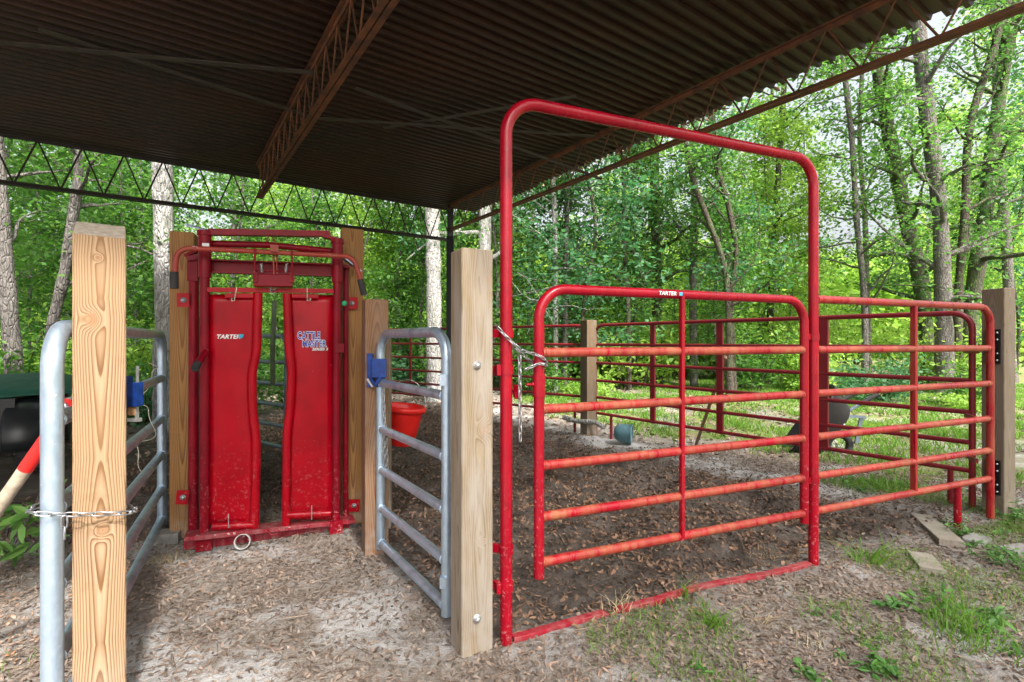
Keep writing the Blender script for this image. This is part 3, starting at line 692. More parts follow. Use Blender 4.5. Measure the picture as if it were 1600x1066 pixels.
# ------------------------------------------------------------------ back panels
def panel(name, label, P, Q, bends=(True, True), stays=(), flats=(), legs=(), mat=MREDSHADE, r=.019, zs=RZS, cat='fence panel', group='dark red tube panels round the back of the pen'):
    P = Vector((*P[:2], 0)); Q = Vector((*Q[:2], 0)); d = (Q - P); L = d.length; d.normalize(); zt = zs[0]
    t = thing(name, label, cat, P, group)
    pp = lambda s_, z, o_=0: P + d * s_ + Vector((-d.y, d.x, 0)) * o_ + Vector((0, 0, z))
    if bends == (True, True): m = MB().tube(fillet([pp(0, -.03), pp(0, zt), pp(L, zt), pp(L, -.03)], .12), r * 1.12, 12)
    elif bends[0]: m = MB().tube(fillet([pp(0, -.03), pp(0, zt), pp(L, zt)], .12), r * 1.12, 12)
    else: m = MB().tube(fillet([pp(0, zt), pp(L, zt), pp(L, -.03)], .12), r * 1.12, 12)
    m.build('frame_tube', mat, t)
    for z in zs[1:]: MB().tube([pp(0, z), pp(L, z)], r, 10).build('rail', mat, t)
    for s_, w in stays: MB().bbeam(pp(s_, zt - .0), pp(s_, zs[-1] - .02), .030, w, up=d).build('upright_stay', mat, t)
    for s_ in legs: MB().tube([pp(s_, zs[-1]), pp(s_, -.04)], r, 10).build('leg', mat, t)
    return t
ZB = [1.49, 1.225, .975, .735, .505, .29]
def sx_at(P, Q, px):
    r = (px - 800) / 780; P = Vector(P); Q = Vector(Q); d = Q - P; t = (r * P.y - P.x) / (d.x - r * d.y); return t * d.length
PA, PB = (1.15, 6.85), (3.485, 3.78)
panel('fence_panel', 'long shade-toned red panel along the back right side of the pen', PA, PB,
      stays=[(sx_at(PA, PB, 1020), .07), (sx_at(PA, PB, 1125), .075), (sx_at(PA, PB, 1287), .08)], legs=[sx_at(PA, PB, 955), sx_at(PA, PB, 1485)], zs=ZB)
PC, PD = (1.0, 6.92), (-.75, 8.32)
panel('fence_panel', 'shade-toned red panel left of the distant back corner post', PC, PD, stays=[(sx_at(PC, PD, 848), .05)], legs=[.15], zs=ZB)
panel('fence_panel', 'far shade-toned red panel seen above the red bucket behind the short galvanized gate', (-.82, 8.38), (-2.6, 9.8), stays=[(1.35, .05)], zs=ZB)
panel('fence_panel', 'farthest shade-toned red panel, mostly hidden behind the head gate', (-2.66, 9.86), (-4.4, 11.2), stays=[(.9, .05)], zs=ZB)
m = MB()
for z in (1.2, .72, .42): m.box(fp(ENDX, z, .11) + Vector((0, 0, 0)), (.02, .20, .03), math.atan2(PB[1] - 3.56, PB[0] - 3.38) - 1.57)
tag(m.build('panel_tabs', MREDSHADE, None, fp(ENDX, 0, .11)), 'small red connecting tabs between the two tube panels at the right corner', 'tabs')

# ------------------------------------------------------------------ galvanised gates
GZ = [1.317, 1.025, .748, .506, .275, .067]
def galv_gate(label, P, Q, stay=None, r=.0255):
    P = Vector((*P, 0)); Q = Vector((*Q, 0)); d = (Q - P); L = d.length; d.normalize(); pp = lambda s_, z, o_=0: P + d * s_ + Vector((-d.y, d.x, 0)) * o_ + Vector((0, 0, z))
    t = thing('tube_gate', label, 'gate', P + Vector((0, 0, .05)), 'galvanized tube gates of the alley')
    m = MB().tube(fillet([pp(0, .03), pp(0, GZ[0]), pp(L, GZ[0]), pp(L, .03)], .13, 12), r, 18)
    for cx, sg in ((.13, -1), (L - .13, 1)):
        for k in range(9):
            a_ = math.radians(6 + k * 9.5); q = pp(cx + sg * math.cos(a_) * .1175, GZ[0] - .13 + math.sin(a_) * .1175); tt = d * (-sg * math.sin(a_)) + Vector((0, 0, math.cos(a_)))
            m.tube([q - tt * .004, q, q + tt * .004], [.012, .0165, .012], 10)
    m.build('gate_tube', MGALV, t)
    for z in GZ[1:]: weld(weld(MB().tube([pp(.015, z), pp(L - .015, z)], r * .9, 14), pp(r, z), d, r * .92), pp(L - r, z), d, r * .92).build('rail', MGALV, t)
    if stay: MB().bbeam(pp(stay, GZ[0], .024), pp(stay, .05, .024), .012, .03, up=d).build('upright_stay', MGALV, t)
    return t, pp, L
tl, ppl, LL = galv_gate('long galvanized gate standing open at the left of the alley', (-1.432, 1.555), (-2.384, 3.40), stay=1.0, r=.0285)
tr, ppr, LR = galv_gate('short galvanized gate between the reddish post and the greyish post', (-.79, 3.0), (-.296, 2.27))
for z_ in (.19, 1.1): MB().box(ppr(LR, z_) + Vector((-.013, -.02, 0)), (.03, .03, .05)).build('latch_lug', MGALV, tr)
hb = thing('blue_hinge', 'blue steel hinge box bolted to the short reddish post', 'hinge', (-.855, 2.97, 1.0))
m = MB(); p0 = at(578, 578, 2.985)
m.box((p0.x, 2.988, 1.10), (.035, .012, .20)); m.box((p0.x + .055, 2.96, 1.115), (.10, .012, .11)); m.box((p0.x + .012, 2.965, 1.115), (.01, .05, .10)); m.build('hinge_plate', MBLUE, hb)
m = MB(); m.beam((p0.x, 2.975, 1.07), (p0.x + .04, 2.96, 1.01), .01, .016); m.beam((p0.x + .04, 2.96, 1.01), (p0.x + .07, 2.955, 1.06), .01, .016); m.tube([(-.79, 3.0, 1.0), (-.79, 3.0, 1.08)], .030, 14); m.build('hinge_arm', MBLUE, hb)
MB().beam((p0.x - .012, 2.974, 1.05), (p0.x + .02, 2.972, 1.0), .004, .012).build('spring_clip', MBOLT, hb)
hl = thing('gate_latch', 'bright blue gate latch with a clear sleeve beside the big knotty post', 'latch', at(207, 620, 1.78))
yl = 1.80
m = MB(); a = at(208, 616, yl); m.box(a, (.048, .035, .085)); m.box(a + Vector((-.03, 0, 0)), (.02, .05, .13)); m.build('latch_box', MBLUE, hl)
MB().beam(at(215, 572, yl), at(215, 598, yl), .010, .004, up=(1, 0, 0)).build('latch_pin', MBOLT, hl)
m = MB(); m.beam(at(214, 636, yl), at(214, 656, yl), .016, .003, up=(1, 0, 0)); m.beam(at(202, 656, yl), at(219, 656, yl), .02, .012); m.build('latch_bolt', MBOLT, hl)
MB().box(at(208, 642, yl), (.026, .02, .03)).build('sleeve', mat_simple('amber_plastic', (.40, .22, .10), .3), hl)
# chain round the left gate and the knotty post
a = 1.655 - .12; zc = .745
zq = lambda y, k=0: EYE - (803 + k - 533) / 780 * y
lp = [(x_, y_, zq(y_, k_)) for x_, y_, k_ in ((-1.478, 1.575, -16), (-1.482, 1.545, -10), (-1.468, 1.512, -4), (-1.43, 1.503, 0), (-1.395, 1.522, 1), (-1.345, 1.56, 1), (-1.30, 1.600, 0), (-1.262, 1.635, -1), (-1.262, 1.665, -3), (-1.30, 1.73, -8), (-1.40, 1.79, -14), (-1.468, 1.60, -18))]
m = chain_mesh(lp, .034, .0026); q_ = Vector((-1.372, 1.530, zq(1.53, 4))); m = chain_mesh([q_, q_ - Vector((0, 0, .09))], .034, .0026, m, ph=1)
tag(m.build('chain', MCHAIN, None, (-1.34, 1.56, zc)), 'galvanized link chain wrapped round the knotty post and the left gate', 'chain')
m = chain_mesh([(-.765, 2.97, 1.0), (-.755, 2.955, .80), (-.742, 2.95, .74)], .032, .003); m = chain_mesh([(-.742, 2.95, .70), (-.735, 2.95, .46)], .032, .003, m); m = chain_mesh([(-.76, 2.955, .72), (-.752, 2.95, .47)], .032, .003, m)
tag(m.build('chain', MCHAIN, None, (-.75, 2.95, .9)), 'steel chain dangling from the short galvanized gate near the red bucket', 'chain')
# curly pale wire on the left gate
pts = []
for k in range(60):
    t = k / 59; px = 232 + 14 * math.sin(t * 13) - 8 * t + 5 * math.sin(t * 31); py = 560 + 175 * t + 7 * math.cos(t * 19); pts.append(at(px, py, 3.02 + .1 * math.sin(t * 9)))
tag(MB().tube(pts, .0022, 5).build('loose_wire', MTWINE, None, pts[0]), 'thin pale curly wire hanging by the rails of the left gate', 'wire')

# bucket -----------------------------------------------------------
bc = at(630, 664, 3.62); bk = thing('bucket', 'bright red plastic bucket hanging behind the short galvanized gate', 'bucket', bc - Vector((0, 0, .14)))
M = Matrix.Rotation(math.radians(7), 3, 'Y')
MB().lathe(bc, [(.0001, -.140), (.085, -.142), (.095, -.135), (.128, .09), (.132, .10), (.150, .104), (.153, .128), (.146, .142), (.136, .140), (.128, .125), (.122, .09), (.09, -.125), (.0001, -.13)], 36, M).build('bucket_shell', MBUCK, bk)
hp = [bc + M @ Vector((.146 * math.cos(t), 0, .13 + .20 * math.sin(t))) for t in [k * math.pi / 14 for k in range(15)]]
MB().tube(hp, .003, 6).build('handle', MBOLT, bk)

# ------------------------------------------------------------------ head gate
C0 = Vector((-1.883, 3.06, 0))
def cp(px, py, d=0.0): return plane_hit(px, py, C0, VF, d)
hg = thing('head_gate', 'red cattle head gate with two curved sheet doors between amber posts', 'head gate', C0)
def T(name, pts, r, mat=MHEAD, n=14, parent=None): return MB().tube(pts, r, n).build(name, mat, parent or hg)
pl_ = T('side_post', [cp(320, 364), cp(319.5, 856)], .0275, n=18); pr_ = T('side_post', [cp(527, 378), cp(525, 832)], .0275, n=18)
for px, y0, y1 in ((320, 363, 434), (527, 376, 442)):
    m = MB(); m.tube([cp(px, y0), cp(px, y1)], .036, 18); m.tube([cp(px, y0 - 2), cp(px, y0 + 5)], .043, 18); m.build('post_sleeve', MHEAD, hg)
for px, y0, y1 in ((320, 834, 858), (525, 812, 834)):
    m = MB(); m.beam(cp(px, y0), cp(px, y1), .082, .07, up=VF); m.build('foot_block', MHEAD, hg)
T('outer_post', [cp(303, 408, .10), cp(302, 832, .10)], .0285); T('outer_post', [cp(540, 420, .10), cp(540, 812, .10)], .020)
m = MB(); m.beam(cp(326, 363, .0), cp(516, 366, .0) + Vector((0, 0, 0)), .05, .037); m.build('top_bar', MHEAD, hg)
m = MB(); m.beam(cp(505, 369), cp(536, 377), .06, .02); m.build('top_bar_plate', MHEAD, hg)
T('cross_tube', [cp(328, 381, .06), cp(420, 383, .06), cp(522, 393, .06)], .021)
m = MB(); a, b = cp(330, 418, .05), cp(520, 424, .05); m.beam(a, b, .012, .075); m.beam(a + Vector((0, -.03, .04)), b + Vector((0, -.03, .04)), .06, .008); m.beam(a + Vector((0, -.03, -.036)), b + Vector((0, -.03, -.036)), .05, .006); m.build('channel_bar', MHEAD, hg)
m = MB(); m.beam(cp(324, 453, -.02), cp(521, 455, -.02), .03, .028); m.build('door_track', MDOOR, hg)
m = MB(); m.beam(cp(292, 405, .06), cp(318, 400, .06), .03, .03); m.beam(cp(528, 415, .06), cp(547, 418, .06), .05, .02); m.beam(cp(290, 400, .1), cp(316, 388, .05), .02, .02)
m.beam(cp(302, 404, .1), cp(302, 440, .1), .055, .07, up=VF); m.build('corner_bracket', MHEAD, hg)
# long bent lever
dl = -.13; hl_ = T('release_lever', fillet([cp(272, 446, dl), cp(276, 387, dl), cp(380, 392, dl), cp(552, 401, dl), cp(569, 455, dl)], .075, 9), .0155, MHAND, 12)
T('grip', [cp(272, 425, dl), cp(272.5, 451, dl)], .0215, MRUB, 12, hl_); T('grip', [cp(563, 437, dl), cp(569, 461, dl)], .0215, MRUB, 12, hl_)
# centre latch box
m = MB(); a, b = cp(397, 439, -.06), cp(457, 440, -.06); m.bbeam(a, b, .10, .075); m.build('latch_box', MHEAD, hg)
m = MB(); m.beam(cp(398.5, 388, -.145), cp(398, 440, -.11), .010, .028, up=VF); m.beam(cp(456, 390, -.145), cp(456.5, 440, -.11), .010, .028, up=VF); m.tube([cp(400, 423, -.1), cp(455, 424, -.1)], .005, 8)
m.beam(cp(395, 434, -.115), cp(402, 434, -.115), .02, .06); m.beam(cp(453, 434, -.115), cp(460, 434, -.115), .02, .06); m.build('latch_arm', MHEAD, hg)
m = MB(); m.tube([cp(427, 384, -.1), cp(428, 432, -.1)], .006, 8); m.tube([cp(432, 386, -.1), cp(433, 430, -.1)], .004, 8); m.box(cp(429, 389, -.14), (.045, .045, .04), RZF); m.tube([cp(416, 378, -.02), cp(421, 366, -.02), cp(430, 378, -.06), cp(432, 384, -.1)], .004, 6); m.build('pull_rod', MHAND, hg)
for px in (408, 448):
    pts = [cp(px + (1.5 if px < 420 else -1) * (t / 24) + 2.0 * math.cos(t * 2.2), 412 + 13 * t / 24, -.115) + Vector((0, .008 * math.sin(t * 2.2), 0)) for t in range(25)]
    T('spring', pts, .0035, MBOLT, 6)
m = MB(); q = cp(427, 450, -.07); m.lathe(q, [(.012, -.01), (.018, -.01), (.018, .01), (.012, .01)], 14, VF.to_track_quat('Z', 'Y').to_matrix()); m.tube([cp(422, 447, -.07), cp(423, 456, -.09), cp(427, 459, -.09), cp(432, 456, -.09)], .004, 6); m.build('eye_hook', MRUSTCH, hg)
# doors
def interp(tab, y):
    for (y0, x0), (y1, x1) in zip(tab[:-1], tab[1:]):
        if y <= y1: t = (y - y0) / (y1 - y0); t = t * t * (3 - 2 * t); return x0 + (x1 - x0) * t
    return tab[-1][1]
for lab, outer, tab, y0, y1 in (('left', 327, [(458, 403), (540, 401.5), (590, 394), (625, 394.5), (700, 400.5), (829, 398)], 460, 827),
                                ('right', 521, [(458, 448.5), (530, 451), (585, 455.5), (620, 454), (690, 448), (822, 447)], 461, 820)):
    rows = 30; V = []; dd = .012
    for k in range(rows + 1):
        y = y0 + (y1 - 8 - y0) * k / rows; xi = interp(tab, y)
        for j in range(7):
            px = outer + (xi - outer) * j / 6; warp = .007 * math.sin(k / rows * 7 + (1 if lab == 'left' else 2)) * math.sin(j / 6 * math.pi)
            V.append(cp(px, y, dd + warp))
    Fs = [(k * 7 + j, k * 7 + j + 1, (k + 1) * 7 + j + 1, (k + 1) * 7 + j) for k in range(rows) for j in range(6)]
    m = MB(); m.add(V, Fs, True); door = m.build('door_sheet', MDOOR, hg); so = door.modifiers.new('t', 'SOLIDIFY'); so.thickness = .004
    T('edge_tube', [cp(interp(tab, y), y + (0 if lab == 'left' else 0), -.003) for y in [y0 - 2 + (y1 - y0 + 2) * k / 36 for k in range(37)]], .0265, MDOOR, 16, door)
    xa, xb = (352, 396) if lab == 'left' else (456, 497)
    MB().bbeam(cp(xa, 462.5, -.006), cp(xb, 462.5 if lab == 'left' else 463.5, -.006), .034, .030).build('top_tube', MDOOR, door)
    yb = 820 if lab == 'left' else 805
    T('bottom_tube', [cp(outer + (4 if lab == 'left' else -4), yb + (3 if lab == 'left' else -3), -.006), cp(interp(tab, yb) , yb, -.006)], .024, MDOOR, 14, door)
    wx = (370, 366, 362) if lab == 'left' else (480, 480, 485)
    T('wire_hook', [cp(wx[0], 449, -.035), cp(wx[1], 470, -.035), cp(wx[2], 470, -.04), cp(wx[2], 466, -.04)], .0035, MTWINE, 6, door)
    wy = 803 if lab == 'left' else 790; wx = 357 if lab == 'left' else 487
    T('wire_tie', [cp(wx, wy, -.03), cp(wx, wy + 10, -.036), cp(wx, wy + 22, -.035)], .0035, MBOLT, 6, door)
    if lab == 'left':
        text_mesh('TARTER', .036, .0005, .0010, frame_m(cp(356.5, 526.5, .0035), UF), MWHITE, 'lettering', door, .25, 1.02)
        m = MB(); q = cp(376.5, 525.5, .0030); m.lathe(q, [(.0001, 0), (.014, 0), (.014, .0015)], 12, (-VF).to_track_quat('Z', 'Y').to_matrix()); m.box(q + UF * .006 + Vector((0, -.001, .008)), (.018, .001, .008), RZF); m.build('emblem', MCYAN, door)
    else:
        for body, px, py, sz, sx_ in (('CATTLE', 482.5, 525, .066, .56), ('MASTER', 491, 537.5, .058, .66)):
            text_mesh(body, sz, .0003, .0045, frame_m(cp(px, py, -.0020), UF), MWHITE, 'lettering_outline', door, 0, sx_, 1.08)
            text_mesh(body, sz, .0006, .0016, frame_m(cp(px, py, -.0035), UF), MLBLUE, 'lettering', door, 0, sx_, 1.08)
        text_mesh('SERIES 3', .023, .0005, .0008, frame_m(cp(500, 546, -.0025), UF), MWHITE, 'lettering', door, .2, 1.2)
# sill
m = MB(); m.bbeam(cp(290, 838, -.02), cp(552, 811, .06), .12, .028, up=(0, 0, 1)); m.bbeam(cp(288, 850, .03), cp(545, 823, .08), .05, .06); m.build('sill', mat_red('red_sill', (.28, .004, .018), (.20, .003, .014), chips=.64, rough=.5, dust=.5, dustcol=(.40, .24, .24), spec=.2), hg)
T('sill_loop', [cp(416, 829, -.07), cp(424, 836, -.09), cp(431, 836, -.09), cp(437, 827, -.07)], .005, MHEAD, 8)
for px, py, dotpx in ((286, 469, None), (285, 777, None), (549, 474, 540), (552, 790, None)):
    m = MB(); dd = .055 if px < 400 else .13; wpx = 9.5
    m.beam(cp(px - wpx, py, dd), cp(px + wpx, py, dd), .010, .085); pt = m.build('mount_plate', MDOOR, hg)
    m = MB(); m.lathe(cp(px + 1, py, dd - .006), [(.017, 0), (.017, .004), (.011, .004), (.011, .013), (.0001, .016)], 12, (-VF).to_track_quat('Z', 'Y').to_matrix()); m.build('bolt', MBOLT, pt)
    if dotpx: MB().lathe(cp(538, 465 + 9, -.0), [(.018, 0), (.018, .004), (.0001, .005)], 14, (-VF).to_track_quat('Z', 'Y').to_matrix()).build('round_tag', MGREENDOT, pt)
m = MB(); m.box(cp(531, 528 + 16, -.02), (.05, .05, .06), RZF); m.build('hinge_collar', MHEAD, hg)
# peg handle on the left post
m = MB(); m.beam(cp(314, 547, -.035), cp(327, 547, -.035), .05, .010); m.tube([cp(321, 550, -.05), cp(308, 570, -.14)], .019, 12); pg = m.build('peg_handle', MHEAD, hg)
T('grip', [cp(309, 568, -.135), cp(304, 577, -.17)], .022, MRUB, 12, pg)
MB().beam(cp(316, 383, -.04), cp(327, 383, -.04), .004, .022).build('label_plate', MWHITE, hg)
m = MB(); m.beam(cp(536, 403, .02), cp(563, 424, .10), .03, .008); m.build('grey_strap', MGALV, hg)
m = MB(); m.beam(cp(296, 352, .3), cp(326, 361, .02), .035, .01); m.build('grey_strap', MGALV, hg)

# things just behind the head gate
b0 = cp(425, 640, 2.2)
gpnl = panel('tube_gate', 'grey green tube gate seen through the gap of the head gate', (-4.3, 6.6), (-2.35, 5.2), stays=[(1.1, .04)], mat=MGREYT, r=.022, zs=[1.33, 1.05, .82, .60, .38, .16], cat='gate', group=None)
def plank_fence(label, P, Q, zs, hgt, mat):
    t = thing('plank_fence', label, 'fence', Vector((*P, 0))); P = Vector((*P, 0)); Q = Vector((*Q, 0))
    for i, z in enumerate(zs): MB().beam(P + Vector((0, 0, z)), Q + Vector((0, 0, z)), .04, hgt).build('plank', mat, t)
    d = (Q - P).normalized(); sd_ = Vector((-d.y, d.x, 0)) * .07
    for k in (.15, .95): q = P.lerp(Q, k) - sd_; MB().beam(q, q + Vector((0, 0, 1.45)), .09, .09, up=(1, 0, 0)).build('fence_post', mat, t)
    return t
plank_fence('weathered plank fence on the right of the alley behind the head gate', (-1.62, 4.05), (-2.38, 5.4), [1.32, 1.05, .78, .50, .22], .14, W5)
plank_fence('weathered plank fence running back from the left amber post', (-2.31, 3.42), (-3.0, 5.0), [1.25, .95, .63, .34], .16, W6)
MB_ = MB(); MB_.tube([cp(429, 470, 1.2), cp(426, 540, 1.2), cp(426, 600, 1.3)], .02, 10)
tag(MB_.build('green_pole', mat_simple('green_pole', (.16, .22, .12), .6), None, cp(427, 500, 1.2)), 'slim green pole standing upright behind the gap of the head gate', 'pole')

# ------------------------------------------------------------------ digging tool at the left
tl_ = thing('digging_tool', 'wooden handled tool with a red painted end leaning on the left gate', 'tool', (-2.3, 1.95, 0))
a = at(0, 790, 1.80); b = at(105, 640, 1.80); dirv = (b - a).normalized(); base_ = a - dirv * (a.z / dirv.z) * .99
mid = a + dirv * ((at(40, 733, 1.8) - a).length)
MB().tube([base_, mid], .0225, 14).build('wood_handle', MHANDLE, tl_); MB().tube([mid - dirv * .001, b], .0235, 14).build('red_sleeve', MBUCK, tl_)
m = MB(); m.beam(b - dirv * .03 + Vector((0, -.01, 0)), at(112, 628, 1.8), .03, .055, up=(0, 1, 0)); m.tube([at(101, 636, 1.79), at(101, 636, 1.765)], .03, 14); m.beam(at(100, 640, 1.8), at(118, 652, 1.8), .03, .025); hd = m.build('tool_head', MBUCK, tl_)
MB().lathe(at(101, 635, 1.762), [(.013, 0), (.013, .006), (.0001, .008)], 8, Vector((0, -1, 0)).to_track_quat('Z', 'Y').to_matrix()).build('bolt', MBOLT, hd)
MB().tube([at(104, 633, 1.82), at(118, 628, 1.84), at(140, 627, 1.86)], .024, 12).build('steel_ferrule', MRUSTCH, tl_)

# ------------------------------------------------------------------ utility vehicle at the left edge
atv = thing('utility_vehicle', 'black off road vehicle under a green canvas top at the left edge', 'vehicle', (-5.3, 5.0, 0))
wc = Vector((-4.72, 4.95, .31)); MY = Matrix.Rotation(math.radians(90), 3, 'X') ; ax = Vector((.80, .60, 0)).normalized(); fwd = Vector((-.60, .80, 0))
def wheel(cn, ax, r=.31, w=.24):
    M = ax.to_track_quat('Z', 'Y').to_matrix(); h = w / 2
    ty = MB(); ty.lathe(cn, [(r * .5, -h * .8), (r * .8, -h), (r * .94, -h * .9), (r, -h * .6), (r, h * .6), (r * .94, h * .9), (r * .8, h), (r * .5, h * .8)], 36, M)
    for k in range(24):
        a_ = 2 * math.pi * k / 24
        for s_ in (-1, 1):
            p = cn + M @ Vector((math.cos(a_ + .12 * s_) * (r + .006), math.sin(a_ + .12 * s_) * (r + .006), s_ * h * .45))
            Mr = M @ Matrix.Rotation(a_ + .12 * s_, 3, 'Z'); ty.box(p, (.03, .035, h * .85), M=Mr)
    t_ = ty.build('tyre', MRUB, atv)
    MB().lathe(cn, [(.02, h * .5), (r * .3, h * .55), (r * .5, h * .82), (r * .54, h * .8), (r * .54, -h * .8), (.02, -h * .5)], 24, M).build('rim', MPLAS, t_)
for cn in (wc, wc - ax * 1.1, wc + fwd * 1.7, wc + fwd * 1.7 - ax * 1.1): wheel(cn, ax)
def fender(cn):
    M = ax.to_track_quat('Z', 'Y').to_matrix(); V = []; K = 14
    # find angle basis: world up in wheel plane
    upv = Vector((0, 0, 1)); fw = ax.cross(upv).normalized()
    for k in range(K + 1):
        a_ = math.radians(-10 + 200 * k / K)
        for o_, rr_ in ((-.20, .36), (-.18, .39), (.05, .39), (.07, .35)): V.append(cn + fw * math.cos(a_) * rr_ + upv * (math.sin(a_) * rr_ * 1.0 + .02) + ax * o_)
    Fs = [(k * 4 + j, k * 4 + j + 1, (k + 1) * 4 + j + 1, (k + 1) * 4 + j) for k in range(K) for j in range(3)]
    m = MB(); m.add(V, Fs, True); o = m.build('fender', MPLAS, atv); s_ = o.modifiers.new('t', 'SOLIDIFY'); s_.thickness = .015
fender(wc); fender(wc + fwd * 1.7)
ctr = wc - ax * .52 + fwd * .75 + Vector((0, 0, .22))
m = MB(); M = Matrix((fwd, Vector((-fwd.y, fwd.x, 0)), Vector((0, 0, 1)))).transposed()
m.box(ctr, (1.9, .72, .24), M=M); m.box(ctr + fwd * .55 + Vector((0, 0, .10)), (.6, .9, .14), M=M); m.box(ctr - fwd * .72 + Vector((0, 0, .12)), (.5, .8, .16), M=M); m.build('body', MPLAS, atv)
for u_ in (-.55, .45):
    for w_ in (-.35, .35): q = ctr + fwd * u_ + ax * (w_ + .15); MB().tube([q + Vector((0, 0, .08)), q + Vector((0, 0, .30))], .016, 8).build('roll_bar', MBLK, atv)
V = []; cc_ = ctr + ax * .28 - fwd * .15 + Vector((0, 0, .27))
for i in range(11):
    for j in range(9):
        u_, w_ = i / 10 * 2 - 1, j / 8 * 2 - 1
        V.append(cc_ + fwd * u_ * .72 + Vector((-fwd.y, fwd.x, 0)) * w_ * .62 + Vector((0, 0, .13 * (1 - u_ * u_) * (1 - w_ * w_) ** .5 - .05 * u_ * u_ + .01 * math.sin(i * 2.3 + j))))
m = MB(); m.add(V, [(i * 9 + j, (i + 1) * 9 + j, (i + 1) * 9 + j + 1, i * 9 + j + 1) for i in range(10) for j in range(8)], True); o = m.build('canvas_top', MCANV, atv); o.modifiers.new('t', 'SOLIDIFY').thickness = .012

# ------------------------------------------------------------------ wheelbarrow tipped up beyond the pen
wb = thing('wheelbarrow', 'black wheelbarrow tipped on its nose beyond the shade-toned red back panel', 'wheelbarrow', (3.3, 5.85, 0))
Mt = Matrix.Rotation(math.radians(-58), 3, 'Y') @ Matrix.Rotation(math.radians(0), 3, 'Z')
Mt = Matrix.Rotation(math.radians(-20), 3, 'Z') @ Mt; tc = at(1275, 662, 5.85)
V = []; rings = [(.30, .20, -.19), (.36, .25, -.15), (.46, .31, .10), (.48, .33, .105), (.48, .33, .085)]
for (a_, b_, z_) in rings:
    for k in range(24):
        t = 2 * math.pi * k / 24; ex = 2 / 3.2; cx, sy_ = math.cos(t), math.sin(t)
        V.append(tc + Mt @ Vector((a_ * math.copysign(abs(cx) ** ex, cx), b_ * math.copysign(abs(sy_) ** ex, sy_), z_)))
m = MB(); m.add(V, [(i * 24 + k, i * 24 + (k + 1) % 24, (i + 1) * 24 + (k + 1) % 24, (i + 1) * 24 + k) for i in range(4) for k in range(24)] + [tuple(range(24))[::-1]], True)
o = m.build('tub', mat_simple('dark_tub', (.014, .012, .013), .65, 0, .3), wb); o.modifiers.new('t', 'SOLIDIFY').thickness = .004
MGREYF = mat_simple('grey_frame', (.16, .20, .24), .5, .2)
for dy in (0, .32):
    off = Vector((0, dy, 0)); pts = [at(1300, 668, 5.75) + off, at(1322, 645, 5.72) + off, at(1342, 632, 5.7) + off, at(1372, 616, 5.65) + off]
    hnd = MB().tube(pts, .02, 10).build('handle', MGREYF, wb); MB().tube([pts[2], pts[3]], .024, 10).build('grip', MRUB, hnd)
    m = MB(); m.beam(at(1318, 650, 5.72) + off, at(1352, 652, 5.72) + off, .03, .03); m.beam(at(1346, 650, 5.72) + off, at(1338, 692, 5.75) + off, .04, .02, up=(0, 1, 0)); m.build('leg', MGREYF, wb)
wheel_c = at(1312, 697, 5.8)
MB().tube([wheel_c + Vector((.13 * math.cos(t), .02, .13 * math.sin(t))) for t in [2 * math.pi * k / 20 for k in range(20)]], .04, 10, closed=True).build('wheel', MRUB, wb)
m = MB(); a = at(1311, 655, 5.55); m.box(at(1314, 662, 5.58), (.04, .004, .08), -.2, M=Mt); m.build('white_decal', MWHITE, wb)

# other small things
bb = thing('bucket', 'teal plastic tub lying on its side at the foot of the far corner post', 'tub', (1.57, 6.25, 0))
M = Matrix.Rotation(math.radians(95), 3, 'Y') @ Matrix.Identity(3); M = Matrix.Rotation(math.radians(-20), 3, 'Z') @ M
MB().lathe(at(974, 677, 6.3), [(.0001, -.12), (.05, -.115), (.09, -.09), (.112, -.04), (.118, .02), (.118, .09), (.124, .095), (.124, .11), (.11, .10), (.10, .0), (.0001, -.06)], 28, M).build('tub_shell', MTEAL, bb)
a = Vector((2.24, 6.10, -.02)); b = at(1134, 558, 5.50)
d_ = MB(); d_.beam(a, b, .03, .065, up=(.3, 1, 0)); tag(d_.build('leaning_board', W3, None, a), 'narrow brown board leaning against the back right panel', 'board')
def slab(name, label, cat, cx, cy, L, Wd, Hh, rz, mat, tilt=0.0, seed=1):
    rr_ = random.Random(seed); m = MB(); V = []; ns = 14
    for z_, k_ in ((-.02, 1), (Hh * .7, 1), (Hh, .93)):
        for i in range(ns):
            t = 2 * math.pi * i / ns; ex = .45; x_ = math.copysign(abs(math.cos(t)) ** ex, math.cos(t)) * L / 2 * k_; y_ = math.copysign(abs(math.sin(t)) ** ex, math.sin(t)) * Wd / 2 * k_
            rr_.seed(seed * 50 + i); j = 1 + rr_.uniform(-.06, .06); V.append((x_ * j, y_ * j, z_ + x_ * tilt))
    m.add(V, [(a_ * ns + i, a_ * ns + (i + 1) % ns, (a_ + 1) * ns + (i + 1) % ns, (a_ + 1) * ns + i) for a_ in range(2) for i in range(ns)] + [tuple(range(2 * ns, 3 * ns))])
    o = m.build(name, mat, None, (0, 0, 0)); o.location = (cx, cy, hz(cx, cy)); o.rotation_euler = (0, 0, rz); return tag(o, label, cat)
g_ = gp(1462, 838); b_ = MB(); rzb = math.radians(62)
def board(label, px, py, L, Wd, rz, mat, h=.03):
    g_ = gp(px, py); m = MB(); m.bbeam((-L / 2, 0, h / 2), (L / 2, 0, h / 2), Wd, h + .01)
    o = m.build('ground_board', mat, None, (0, 0, 0)); o.location = (g_.x, g_.y, hz(g_.x, g_.y) - (.010 if h > .02 else -.004)); o.rotation_euler = (0, math.radians(1.5), rz); return tag(o, label, 'board', 'boards lying on the ground')
board('pale weathered board lying by the leg of the right red panel', 1462, 830, .56, .13, math.radians(66), W6)
board('half buried darker board in front of the pale weathered board', 1447, 880, .26, .12, math.radians(64), mat_wood('board_buried', [], (.30, .26, .22), (.2, .16, .13), seed=31, weather=.8), .015)
